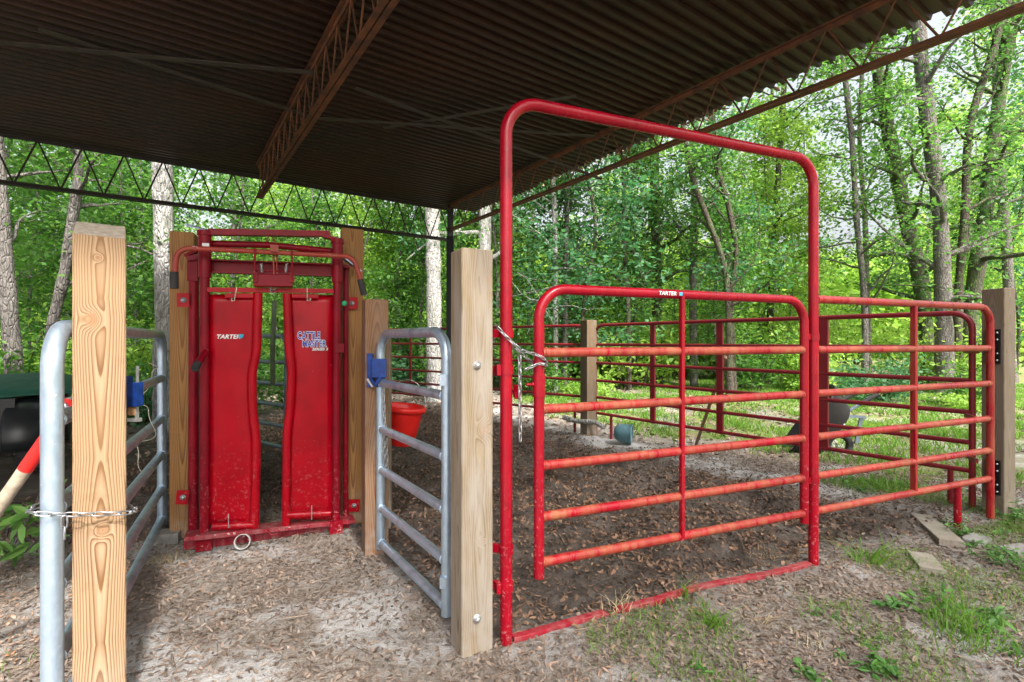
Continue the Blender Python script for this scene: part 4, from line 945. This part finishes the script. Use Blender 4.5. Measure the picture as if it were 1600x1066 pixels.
slab('flat_stone', 'pinkish flat stone at the right edge near the end post', 'stone', 3.08, 3.03, .22, .12, .025, .2, MSTONE, 0, 3)
slab('flat_stone', 'small pale flat stone among weeds at the foot of the grey end post', 'stone', 2.95, 3.17, .20, .11, .025, .5, MCONC, 0, 5)
slab('pale_pebble', 'small pale stone on the alley ground before the head gate', 'stone', gp(493, 873).x, gp(493, 873).y, .055, .035, .012, .5, MCONC, 0, 7)
slab('pale_pebble', 'pale flat rock in the middle of the alley', 'stone', gp(414, 962).x, gp(414, 962).y, .06, .032, .010, .1, MCONC, 0, 8)
slab('pale_pebble', 'pale flat rock nearest the camera in the alley', 'stone', gp(390, 1020).x, gp(390, 1020).y, .06, .03, .008, 0, MCONC, 0, 9)
q = gp(379, 857); M = Vector((.35, -.9, .3)).to_track_quat('Z', 'Y').to_matrix()
tag(MB().lathe(q + Vector((0, 0, .042)), [(.040, -.03), (.045, -.03), (.045, .03), (.040, .03), (.040, -.03)], 24, M).build('plastic_cup', mat_simple('dirty_white', (.5, .48, .46), .6, 0, .3, 40), None, q), 'white plastic ring lying before the sill of the head gate', 'cup')

# ------------------------------------------------------------------ vegetation
def frond_cluster(P, n_, sp, size, rng, flat=.45):
    """leaf quads (diamonds) around the given centres"""
    N_ = len(P); c = np.repeat(P, n_, 0) + rng.normal(0, 1, (N_ * n_, 3)) * np.array([sp, sp, sp * flat])
    m_ = len(c); d = rng.normal(0, 1, (m_, 3)); d[:, 2] = d[:, 2] * .55 - .25; d /= np.linalg.norm(d, axis=1)[:, None]
    up = rng.normal(0, .55, (m_, 3)) + np.array([0, 0, 1.0]); s_ = np.cross(d, up); s_ /= np.linalg.norm(s_, axis=1)[:, None]
    L = size * rng.uniform(.6, 1.35, m_)[:, None]; W_ = L * rng.uniform(.22, .34, m_)[:, None]
    V = np.stack([c, c + d * L * .45 + s_ * W_, c + d * L, c + d * L * .45 - s_ * W_], 1).reshape(-1, 3)
    return V, np.arange(m_ * 4).reshape(-1, 4)
def wpath(p, d, L, n, rng, wob, up=.0):
    pts = [p]; d = d / np.linalg.norm(d)
    for k in range(n):
        d = d + rng.normal(0, wob, 3) + np.array([0, 0, up]); d /= np.linalg.norm(d); pts.append(pts[-1] + d * L / n)
    return pts
def tree_geo(seed, trunk_pts, r0, r1, nlimb, zlo, limbL, per, leaf, sp, flat=.45, leafy_limb=4, dir_bias=None):
    rng = np.random.default_rng(seed); m = MB(); tp = [np.array(p, float) for p in trunk_pts]; n = len(tp)
    # smooth subdivide
    pts = []
    for i in range(n - 1):
        p0 = tp[max(i - 1, 0)]; p1 = tp[i]; p2 = tp[i + 1]; p3 = tp[min(i + 2, n - 1)]
        for k in range(6):
            t = k / 6; pts.append(.5 * ((2 * p1) + (-p0 + p2) * t + (2 * p0 - 5 * p1 + 4 * p2 - p3) * t * t + (-p0 + 3 * p1 - 3 * p2 + p3) * t ** 3))
    pts.append(tp[-1]); M_ = len(pts); tt = np.linspace(0, 1, M_)
    rad = [r0 * (1 + .45 * math.exp(-t * 22)) * (1 - t) + r1 * t for t in tt]; rad = [r * (1 + .06 * rng.normal()) for r in rad]
    m.tube([Vector(p) for p in pts], rad, 12, caps=False)
    cent = []
    zs = np.array([p[2] for p in pts]); ztop = zs[-1]
    for k in range(nlimb):
        z = zlo + (ztop - zlo) * (k + rng.uniform(0, 1)) / nlimb; i = int(np.argmin(np.abs(zs - z))); p = pts[i]
        a = rng.uniform(0, 2 * np.pi); d = np.array([math.cos(a), math.sin(a), rng.uniform(.0, .8)])
        if dir_bias is not None: d = d + np.array(dir_bias) * .7
        L = limbL * rng.uniform(.5, 1.2) * (1 - .4 * (z - zlo) / (ztop - zlo + 1e-6)); lp = wpath(p, d, L, 7, rng, .2, .04)
        m.tube([Vector(q) for q in lp], [max(.006, rad[i] * .42 * (1 - j / 8)) for j in range(8)], 6, caps=False)
        for j in range(leafy_limb):
            q = lp[rng.integers(2, 8)]; d2 = rng.normal(0, 1, 3); d2[2] = abs(d2[2]) * .3
            sp_ = wpath(q, d2, L * rng.uniform(.25, .5), 4, rng, .25); m.tube([Vector(v) for v in sp_], [.010, .008, .006, .004, .003], 4, caps=False)
            cent += sp_[1:]
        cent += lp[3:]
    cent += pts[-5:]
    P = np.array(cent); V, F_ = frond_cluster(P, per, sp, leaf, rng, flat)
    return m, V, F_
def make_tree(name, label, group, seed, trunk_pts, r0, r1, nlimb, zlo, limbL, per, leaf, sp, bark, leafm, cat='tree', **kw):
    b = Vector(trunk_pts[0]); loc = Vector((b.x, b.y, hz(b.x, b.y))); tp = [(p[0] - loc.x, p[1] - loc.y, p[2] - loc.z) for p in trunk_pts]
    m, V, F_ = tree_geo(seed, tp, r0, r1, nlimb, zlo, limbL, per, leaf, sp, **kw)
    t = thing(name, label, cat, loc, group); o = m.build('trunk', bark, None, (0, 0, 0)); o.parent = t
    me = quick_mesh('crown', V, F_, leafm); link_mesh('crown', me, t); return t
def tpix(lst, Y, z_ext=None):
    """trunk points from (px, py) pairs at one distance, first one dropped to the ground"""
    pts = [at(px, py, Y) for px, py in lst]; p = pts[0]; g0_ = Vector((p.x, p.y, hz(p.x, p.y) - .1)); out = [g0_] + [q for q in pts if q.z > g0_.z + .3]
    d = (out[-1] - out[-2]).normalized(); e = out[-1] + d * (z_ext or 3.0); out.append(e); return out
HERO = [
 ('left_edge', 'leaning brown tree trunk at the very left edge above the vehicle', [(26, 640), (14, 480), (2, 330), (-10, 160)], 7.6, .125, .09, BARK1, LEAF_MID, 14, 2.6),
 ('fork', 'slender pale tree bending to the right behind the knotty post', [(76, 600), (80, 520), (100, 430), (112, 350), (122, 280), (120, 200)], 7.4, .085, .06, BARK1, LEAF_MID, 14, 2.0),
 ('pale', 'pale thick tree trunk rising left of the head gate', [(256, 640), (258, 480), (254, 300), (250, 120)], 7.6, .155, .13, BARK2, LEAF_MID, 10, 3.4),
 ('mid', 'thick grey tree trunk behind the steel column of the canopy', [(679, 620), (678, 480), (676, 340), (674, 200)], 11.5, .20, .17, BARK2, LEAF_MID, 12, 3.4),
 ('mid2', 'pale trunk just right of the steel column, behind the arch', [(756, 615), (757, 450), (758, 320), (760, 150)], 12.5, .18, .15, BARK2, LEAF_BLUE, 14, 3.0),
 ('r1', 'big grey trunk right of the arch, in front of the others', [(1476, 590), (1474, 470), (1468, 330), (1452, 200), (1438, 80), (1430, -60)], 13.0, .22, .15, BARK1, LEAF_MID, 26, 2.0),
 ('r2', 'mossy trunk leaning left with a long side limb', [(1452, 585), (1440, 450), (1415, 340), (1395, 240), (1372, 110), (1350, -40)], 15.0, .24, .15, BARK4, LEAF_MID, 28, 2.0),
 ('r3', 'slim dark trunk between the big grey trunk and the right edge trunk', [(1496, 585), (1498, 450), (1508, 330), (1515, 200), (1548, 90), (1585, -30)], 13.5, .12, .08, BARK3, LEAF_DARK, 20, 2.4),
 ('r4', 'mossy trunk leaning right near the end post', [(1508, 600), (1518, 480), (1540, 330), (1562, 150), (1585, 0)], 14.5, .22, .15, BARK4, LEAF_MID, 24, 2.2),
 ('r5', 'pale trunk above the grey end post at the right edge', [(1578, 600), (1576, 450), (1568, 320), (1560, 200), (1556, 40)], 17.0, .17, .12, BARK1, LEAF_LIT, 20, 3.2),
 ('r6', 'thin grey trunk between the arch and the leaning mossy trunk', [(1352, 590), (1350, 460), (1338, 340), (1332, 230), (1318, 100)], 14.0, .10, .06, BARK1, LEAF_MID, 22, 2.0),
 ('r7', 'forked dark tree seen through the upper half of the arch', [(1140, 590), (1138, 480), (1130, 410), (1105, 340), (1080, 270), (1060, 150)], 12.5, .10, .05, BARK3, LEAF_MID, 24, 1.6),
 ('r8', 'second stem of a forked tree bending right inside the arch', [(1146, 590), (1142, 470), (1150, 400), (1140, 330), (1120, 250), (1110, 120)], 13.2, .09, .06, BARK3, LEAF_BLUE, 22, 1.8),
 ('r9', 'straight dark trunk inside the arch left of the gate stay', [(1027, 590), (1026, 450), (1024, 330), (1020, 180)], 16.0, .20, .15, BARK3, LEAF_MID, 20, 2.2),
 ('r10', 'slim straight trunk near the top left of the swing gate', [(983, 590), (981, 470), (976, 380), (974, 200)], 14.0, .08, .06, BARK3, LEAF_DARK, 20, 1.6),
 ('r11', 'dark straight trunk right of the gate stay', [(1084, 590), (1083, 450), (1084, 380), (1086, 220)], 15.0, .13, .10, BARK1, LEAF_MID, 18, 2.2),
 ('r12', 'thin pale twin trunk just right of the arch left post', [(868, 600), (868, 420), (866, 320), (860, 200)], 13.0, .075, .06, BARK2, LEAF_BLUE, 22, 1.4),
 ('r13', 'small pale trunk beside the thin pale twin trunk', [(882, 600), (884, 420), (886, 320), (888, 180)], 14.0, .075, .06, BARK1, LEAF_DARK, 22, 1.4),
 ('r14', 'slim trunk just left of the right arch post, deep in the wood', [(1200, 590), (1205, 450), (1212, 330), (1222, 180)], 17.0, .12, .09, BARK3, LEAF_LIT, 20, 2.6),
]
for i, (k_, lab, pix, Y, r0, r1, bk_, lf, nl, zlo) in enumerate(HERO):
    make_tree('woodland_tree', lab, None, 100 + i, tpix(pix, Y * .93), r0 * .88, r1 * .88, nl, zlo, 2.4 if Y > 12 else 1.7, 9, .085 if Y < 11 else .11, .28, bk_, lf)

# shared kinds for the rest of the wood
def proto(seed, hgt, r0, nl, zlo, limbL, per, leaf, sp, bark, lf, flat=.45):
    rng = np.random.default_rng(seed); pts = [np.array([0, 0, -.1])]
    for k in range(5): pts.append(pts[-1] + np.array([rng.normal(0, .18), rng.normal(0, .18), hgt / 5]))
    m, V, F_ = tree_geo(seed, pts, r0, r0 * .45, nl, zlo, limbL, per, leaf, sp, flat)
    tb = m.build('trunk', bark, None, (0, 0, 0)); tm = tb.data; bpy.data.objects.remove(tb); return tm, quick_mesh('crown', V, F_, lf)
KINDS = {
 'tall_mid': proto(1, 15, .11, 26, 2.6, 3.0, 10, .165, .38, BARK1, LEAF_MID),
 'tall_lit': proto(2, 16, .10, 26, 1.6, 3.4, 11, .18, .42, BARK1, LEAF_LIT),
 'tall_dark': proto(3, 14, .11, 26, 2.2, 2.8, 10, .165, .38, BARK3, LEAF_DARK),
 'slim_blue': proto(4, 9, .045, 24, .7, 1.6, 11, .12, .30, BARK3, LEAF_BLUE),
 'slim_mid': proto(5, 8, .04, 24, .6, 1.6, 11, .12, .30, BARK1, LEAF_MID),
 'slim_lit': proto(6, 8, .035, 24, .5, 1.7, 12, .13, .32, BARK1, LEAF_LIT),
}
LABS = {'tall_mid': 'tall mid green tree deep in the wood behind the pen', 'tall_lit': 'tall sun-toned yellow green tree far back in the wood', 'tall_dark': 'tall dark leaved tree in the wood',
        'slim_blue': 'slender bluish green sapling at the edge of the wood', 'slim_mid': 'slender green sapling at the edge of the wood', 'slim_lit': 'slender sun-toned bright green sapling in the wood'}
def plant_tree(kind, x, y, sc, rz, label=None, group=None):
    tm, cm = KINDS[kind]; t = thing('woodland_tree' if kind.startswith('tall') else 'sapling', label or LABS[kind], 'tree', (x, y, hz(x, y)), group or 'background ' + kind.replace('_', ' ') + ' trees'.replace('lit', 'bright'))
    t.scale = (sc, sc, sc); t.rotation_euler = (0, 0, rz)
    for nm, me in (('trunk', tm), ('crown', cm)):
        o = bpy.data.objects.new(nm, me); COL.objects.link(o); o.parent = t
    return t
rt = random.Random(21)
def far_ok(x, y):
    return not (pen_sdf(np.array([x]), np.array([y]))[0] > -1.2)
cnt = 0
for row, (Y0, Y1, n_, kinds) in enumerate(((11.5, 13.5, 12, ('slim_blue', 'slim_mid', 'slim_mid')), (15, 20, 15, ('slim_lit', 'slim_lit', 'slim_mid', 'tall_mid', 'slim_blue')),
                                        (21, 28, 10, ('tall_lit', 'slim_lit', 'slim_lit', 'tall_mid')), (29, 40, 9, ('tall_lit', 'tall_lit', 'slim_lit')))):
    for k in range(n_):
        Y = rt.uniform(Y0, Y1); X = (-1.12 + 2.24 * (k + rt.random()) / n_) * Y
        if not far_ok(X, Y): continue
        kd = rt.choice(kinds)
        if row == 0 and X / Y > .3: continue
        plant_tree(kd, X, Y, rt.uniform(.8, 1.2), rt.uniform(0, 6.28))
for row in range(3):
    for k in range(13):
        Y = rt.uniform(12.5, 15) + row * 2.2; X = (-1.1 + 1.65 * (k + rt.random()) / 13) * Y
        if far_ok(X, Y): plant_tree(rt.choice(('slim_mid', 'slim_blue', 'slim_mid', 'slim_lit', 'slim_lit')), X, Y, rt.uniform(.6, 1.0), rt.uniform(0, 6.28))
for (X, Y) in ((-8.9, 8.6), (-7.2, 9.4), (-5.4, 10.2), (-9.8, 10.5)): plant_tree('slim_mid', X, Y, rt.uniform(.8, 1.0), rt.uniform(0, 6))
# unseen trees added behind the viewer to break up the sun
for i, (X, Y, s_) in enumerate(((5.5, -6.0, 1.0), (8.5, -6.5, 1.05), (8.0, -3.2, .9), (11.5, -3.5, 1.1), (10.5, -8, 1.1), (6.8, -9.5, 1.1))):
    plant_tree('tall_mid', X, Y, s_, i * 1.3, 'unseen tall tree added on the near side of the pen to shade the ground', 'unseen trees added on the near side of the pen')

# shrubs
def shrub_geo(seed, h, r, nst, per, leaf, lf, flat=.7):
    rng = np.random.default_rng(seed); m = MB(); cent = []
    for k in range(nst):
        a = rng.uniform(0, 6.28); lp = wpath(np.array([math.cos(a) * r * .2, math.sin(a) * r * .2, -.03]), np.array([math.cos(a) * r / h, math.sin(a) * r / h, 1.0]), h * rng.uniform(.6, 1.15), 6, rng, .18)
        m.tube([Vector(q) for q in lp], [.012 * h * (1 - j / 8) for j in range(7)], 5, caps=False); cent += lp[2:]
    V, F_ = frond_cluster(np.array(cent), per, r * .22, leaf, rng, flat); tb = m.build('stem', BARK3, None, (0, 0, 0)); tm = tb.data; bpy.data.objects.remove(tb); return tm, quick_mesh('foliage', V, F_, lf)
SH = [shrub_geo(31, 1.3, .8, 18, 22, .10, LEAF_MID), shrub_geo(32, .9, .7, 16, 24, .085, LEAF_BLUE), shrub_geo(33, 1.7, .9, 18, 24, .12, LEAF_LIT), shrub_geo(34, .5, .5, 14, 20, .07, LEAF_LIT)]
SL = ['leafy green shrub in the undergrowth behind the pen', 'low bluish green shrub in the undergrowth', 'tall bright green shrub at the edge of the wood', 'low light green bush in the grass behind the pen']
def shrub(k, x, y, sc, label=None, group=None):
    t = thing('shrub', label or SL[k], 'shrub', (x, y, hz(x, y)), group or 'undergrowth shrubs ' + ('green', 'bluish', 'bright', 'low')[k]); t.scale = (sc,) * 3; t.rotation_euler = (0, 0, rt.uniform(0, 6.28))
    for nm, me in (('stem', SH[k][0]), ('foliage', SH[k][1])):
        o = bpy.data.objects.new(nm, me); COL.objects.link(o); o.parent = t
    return t
for k in range(84):
    Y = rt.choice((rt.uniform(10.5, 13), rt.uniform(13, 18), rt.uniform(18, 26))); X = rt.uniform(-1.08, 1.08) * Y
    if not far_ok(X, Y): continue
    if X > 2 and Y < 12.5: continue
    shrub(rt.choice((0, 0, 1, 2, 2, 3)), X, Y, rt.uniform(.8, 1.5) * (1 if Y < 16 else 1.4))
for X, Y, k, s_ in ((-6.9, 6.4, 0, .9), (-8.0, 8.2, 2, 1), (-5.9, 8.0, 1, 1), (-4.9, 8.8, 0, .9), (-3.9, 9.6, 0, 1.0), (-8, 8, 0, 1.2)): shrub(k, X, Y, s_)
sb = gp(1375, 613); shrub(1, 7.6, 10.6, 1.1, 'round bluish green bush between the two panels at the right')
shrub(3, 4.75, 6.9, .5, 'small weed bush at the foot of the wheelbarrow')
shrub(0, 8.9, 9.6, .7, 'leafy bush below the big grey trunk at the right'); shrub(3, 8.4, 9.0, .9, 'low light bush right of the grey end post')

# thick far wall of foliage
RF = np.random.default_rng(77); nn = 46000; Yf = RF.uniform(34, 60, nn); Xf = RF.uniform(-1.2, 1.2, nn) * Yf
clump = fbm(Xf, Yf, .12, 3, 400); hmax = 4.5 + 8.5 * clump; Zf = RF.uniform(0, 1, nn) ** .85 * hmax
P = np.stack([Xf, Yf, Zf], 1); V, F_ = frond_cluster(P, 3, .7, .62, RF, .8)
tag(link_mesh('distant_wood', quick_mesh('distant_wood', V, F_, LEAF_LIT)), 'sun-toned mass of foliage far behind the trees', 'woodland', None, 'stuff')

# weeds and tufts in the foreground
def tuft(label, px, py, n_, h, w, lean, mat, sp=.03, kind='grass_tuft', cat='grass tuft'):
    rng = np.random.default_rng(int(px * 7 + py)); g_ = gp(px, py); P = np.stack([rng.normal(0, sp, n_), rng.normal(0, sp, n_), np.zeros(n_)], 1)
    V, F_ = blades(P, rng.uniform(.5, 1.2, n_) * h, rng.uniform(.6, 1.2, n_) * w, lean, rng)
    return tag(link_mesh(kind, quick_mesh(kind, V, F_, mat), None, (g_.x, g_.y, hz(g_.x, g_.y) - .005)), label, cat)
tuft('bright green grass tuft in the middle foreground before the threshold bar', 1112, 985, 46, .13, .0035, 1.0, GRASSM)
tuft('small green tuft touching the threshold bar', 1070, 938, 20, .12, .003, .7, GRASSM, .02)
tuft('dry straw coloured tuft at the bar end near the arch', 972, 955, 40, .10, .002, 1.1, DRYG, .03)
tuft('dry pale tuft right of the bright green tuft', 1185, 975, 26, .10, .0016, 1.2, DRYG, .025)
tuft('spreading grass tuft left of the ground boards', 1362, 878, 60, .17, .004, 1.5, GRASSM, .05)
tuft('tall thin grass tuft at the lower right', 1488, 985, 60, .24, .0028, .6, GRASSM, .05)
tuft('arching grass tuft near the right edge of the foreground', 1530, 1010, 70, .16, .003, 1.0, GRASSM, .09)
tuft('low dry tuft in the lower centre', 1270, 1010, 30, .05, .002, 1.2, DRYG, .05)
tuft('short green tuft at the bottom right of the picture', 1420, 1055, 30, .07, .0025, 1.1, GRASSM, .05)
tuft('dead straw clump beside the left foot of the head gate', 262, 878, 110, .07, .0016, 1.6, DRYG, .05, 'straw_clump', 'straw')
tuft('dry curled straw inside the pen under the swing gate', 1205, 868, 60, .07, .0012, 1.8, DRYG, .06, 'straw_clump', 'straw')
tuft('tiny green tuft at the foot of the knotty post', 60, 1035, 26, .05, .002, 1.2, GRASSM, .05)
def weed(label, px, py, nst, h, leaf, sp, mat=WEEDM, nleaf=7, droop=.1):
    rng = np.random.default_rng(int(px * 3 + py)); g_ = gp(px, py); m = MB(); Vs = []; Fs = []; nb = 0
    for k in range(nst):
        a = rng.uniform(0, 6.28); b0 = np.array([rng.normal(0, sp), rng.normal(0, sp), 0]); m.tube([Vector((0, 0, -.004)), Vector(b0 * .5) + Vector((0, 0, -.002)), Vector(b0) + Vector((0, 0, .002))], .0018, 4); lp = wpath(b0, np.array([math.cos(a) * .7, math.sin(a) * .7, 1.0]), h * rng.uniform(.5, 1.2), 5, rng, .2, -droop)
        m.tube([Vector(q) for q in lp], [.0028, .0025, .002, .002, .0015, .001], 5, caps=False)
        for j in range(int(nleaf * 1.5)):
            q = lp[1 + int(rng.integers(0, 5))]; yaw = rng.uniform(0, 6.28, 1)
            V, F_ = leaf_set(np.array([q]) + np.array([[math.cos(yaw[0]) * leaf * .5, math.sin(yaw[0]) * leaf * .5, 0]]), np.array([leaf * rng.uniform(.35, 1.05)]), np.array([leaf * rng.uniform(.12, .20)]), .3, rng, .3, yaw)
            Vs.append(V); Fs.append(F_ + nb); nb += 6
    t = thing('weed', label, 'weed', (g_.x, g_.y, hz(g_.x, g_.y))); o = m.build('stem', WEEDM, None, (0, 0, 0)); o.parent = t
    link_mesh('leaves', quick_mesh('leaves', np.concatenate(Vs), np.concatenate(Fs), mat), t)
weed('broad leaved weed in front of the half buried board', 1412, 950, 5, .07, .075, .05)
weed('wide leafy weed patch at the lower right edge', 1532, 985, 14, .10, .07, .11)
weed('leafy creeper weed patch at the right edge', 1555, 880, 14, .12, .05, .10, nleaf=9)
weed('green weed at the foot of the grey end post', 1588, 815, 12, .16, .05, .08, nleaf=9)
weed('green weed round the leg of the right red panel', 1510, 838, 9, .13, .045, .09, nleaf=8)
weed('bright leafed seedling at the bottom edge, right of centre', 1372, 1056, 5, .06, .06, .03)
weed('small bright seedling at the bottom edge', 1265, 1058, 3, .05, .05, .015)
weed('low creeping weed between the boards and the threshold bar', 1330, 1000, 5, .03, .035, .07)
weed('small weed growing beside the grey path inside the pen', 1345, 765, 7, .08, .045, .07)
weed('green weeds on the grey path behind the right panel', 1300, 745, 8, .07, .05, .12)
weed('tiny two leaved seedling before the threshold bar', 1096, 1052, 2, .03, .045, .01)
# cut branch with long leaves at the left edge
def cut_branch():
    rng = np.random.default_rng(8); t = thing('cut_branch', 'cut branch with long glossy green leaves lying at the left edge', 'branch', gp(30, 850)); Vs = []; Fs = []; nb = 0; m = MB()
    stems = [[(66, 765), (50, 800), (22, 850)], [(60, 800), (30, 820), (-10, 830)], [(64, 835), (40, 862), (4, 872)], [(20, 870), (-10, 850), (-40, 860)], [(10, 840), (20, 800), (40, 790)]]
    for st in stems:
        pts = [at(px, py, 2.75 + .12 * rng.normal()) for px, py in st]; m.tube(pts, [.005, .005, .004], 6)
        for j in range(13):
            f = rng.uniform(0, 1.99); i = int(f); q = pts[i].lerp(pts[i + 1], f - i); yaw = rng.uniform(0, 6.28, 1); L = rng.uniform(.09, .15)
            V, F_ = leaf_set(np.array([[q.x + math.cos(yaw[0]) * L * .5, q.y + math.sin(yaw[0]) * L * .5, q.z]]), np.array([L]), np.array([L * .16]), .6, rng, .3, yaw); Vs.append(V); Fs.append(F_ + nb); nb += 6
    m.build('twig', BARK1, t); V = np.concatenate(Vs) - np.array(list(gp(30, 850))); link_mesh('leaves', quick_mesh('leaves', V, np.concatenate(Fs), WEEDM), t)
cut_branch()
# fallen pale limbs on the pen floor near the far corner
tag(MB().tube([at(880, 652, 6.9), at(900, 658, 6.8), at(930, 660, 6.7), at(945, 668, 6.6)], .035, 8).build('fallen_limb', BARK2, None, at(900, 658, 6.8)), 'pale fallen limb on the ground left of the far corner post', 'branch')
for o in SC.objects:
    if 'wl' in o: del o['wl']
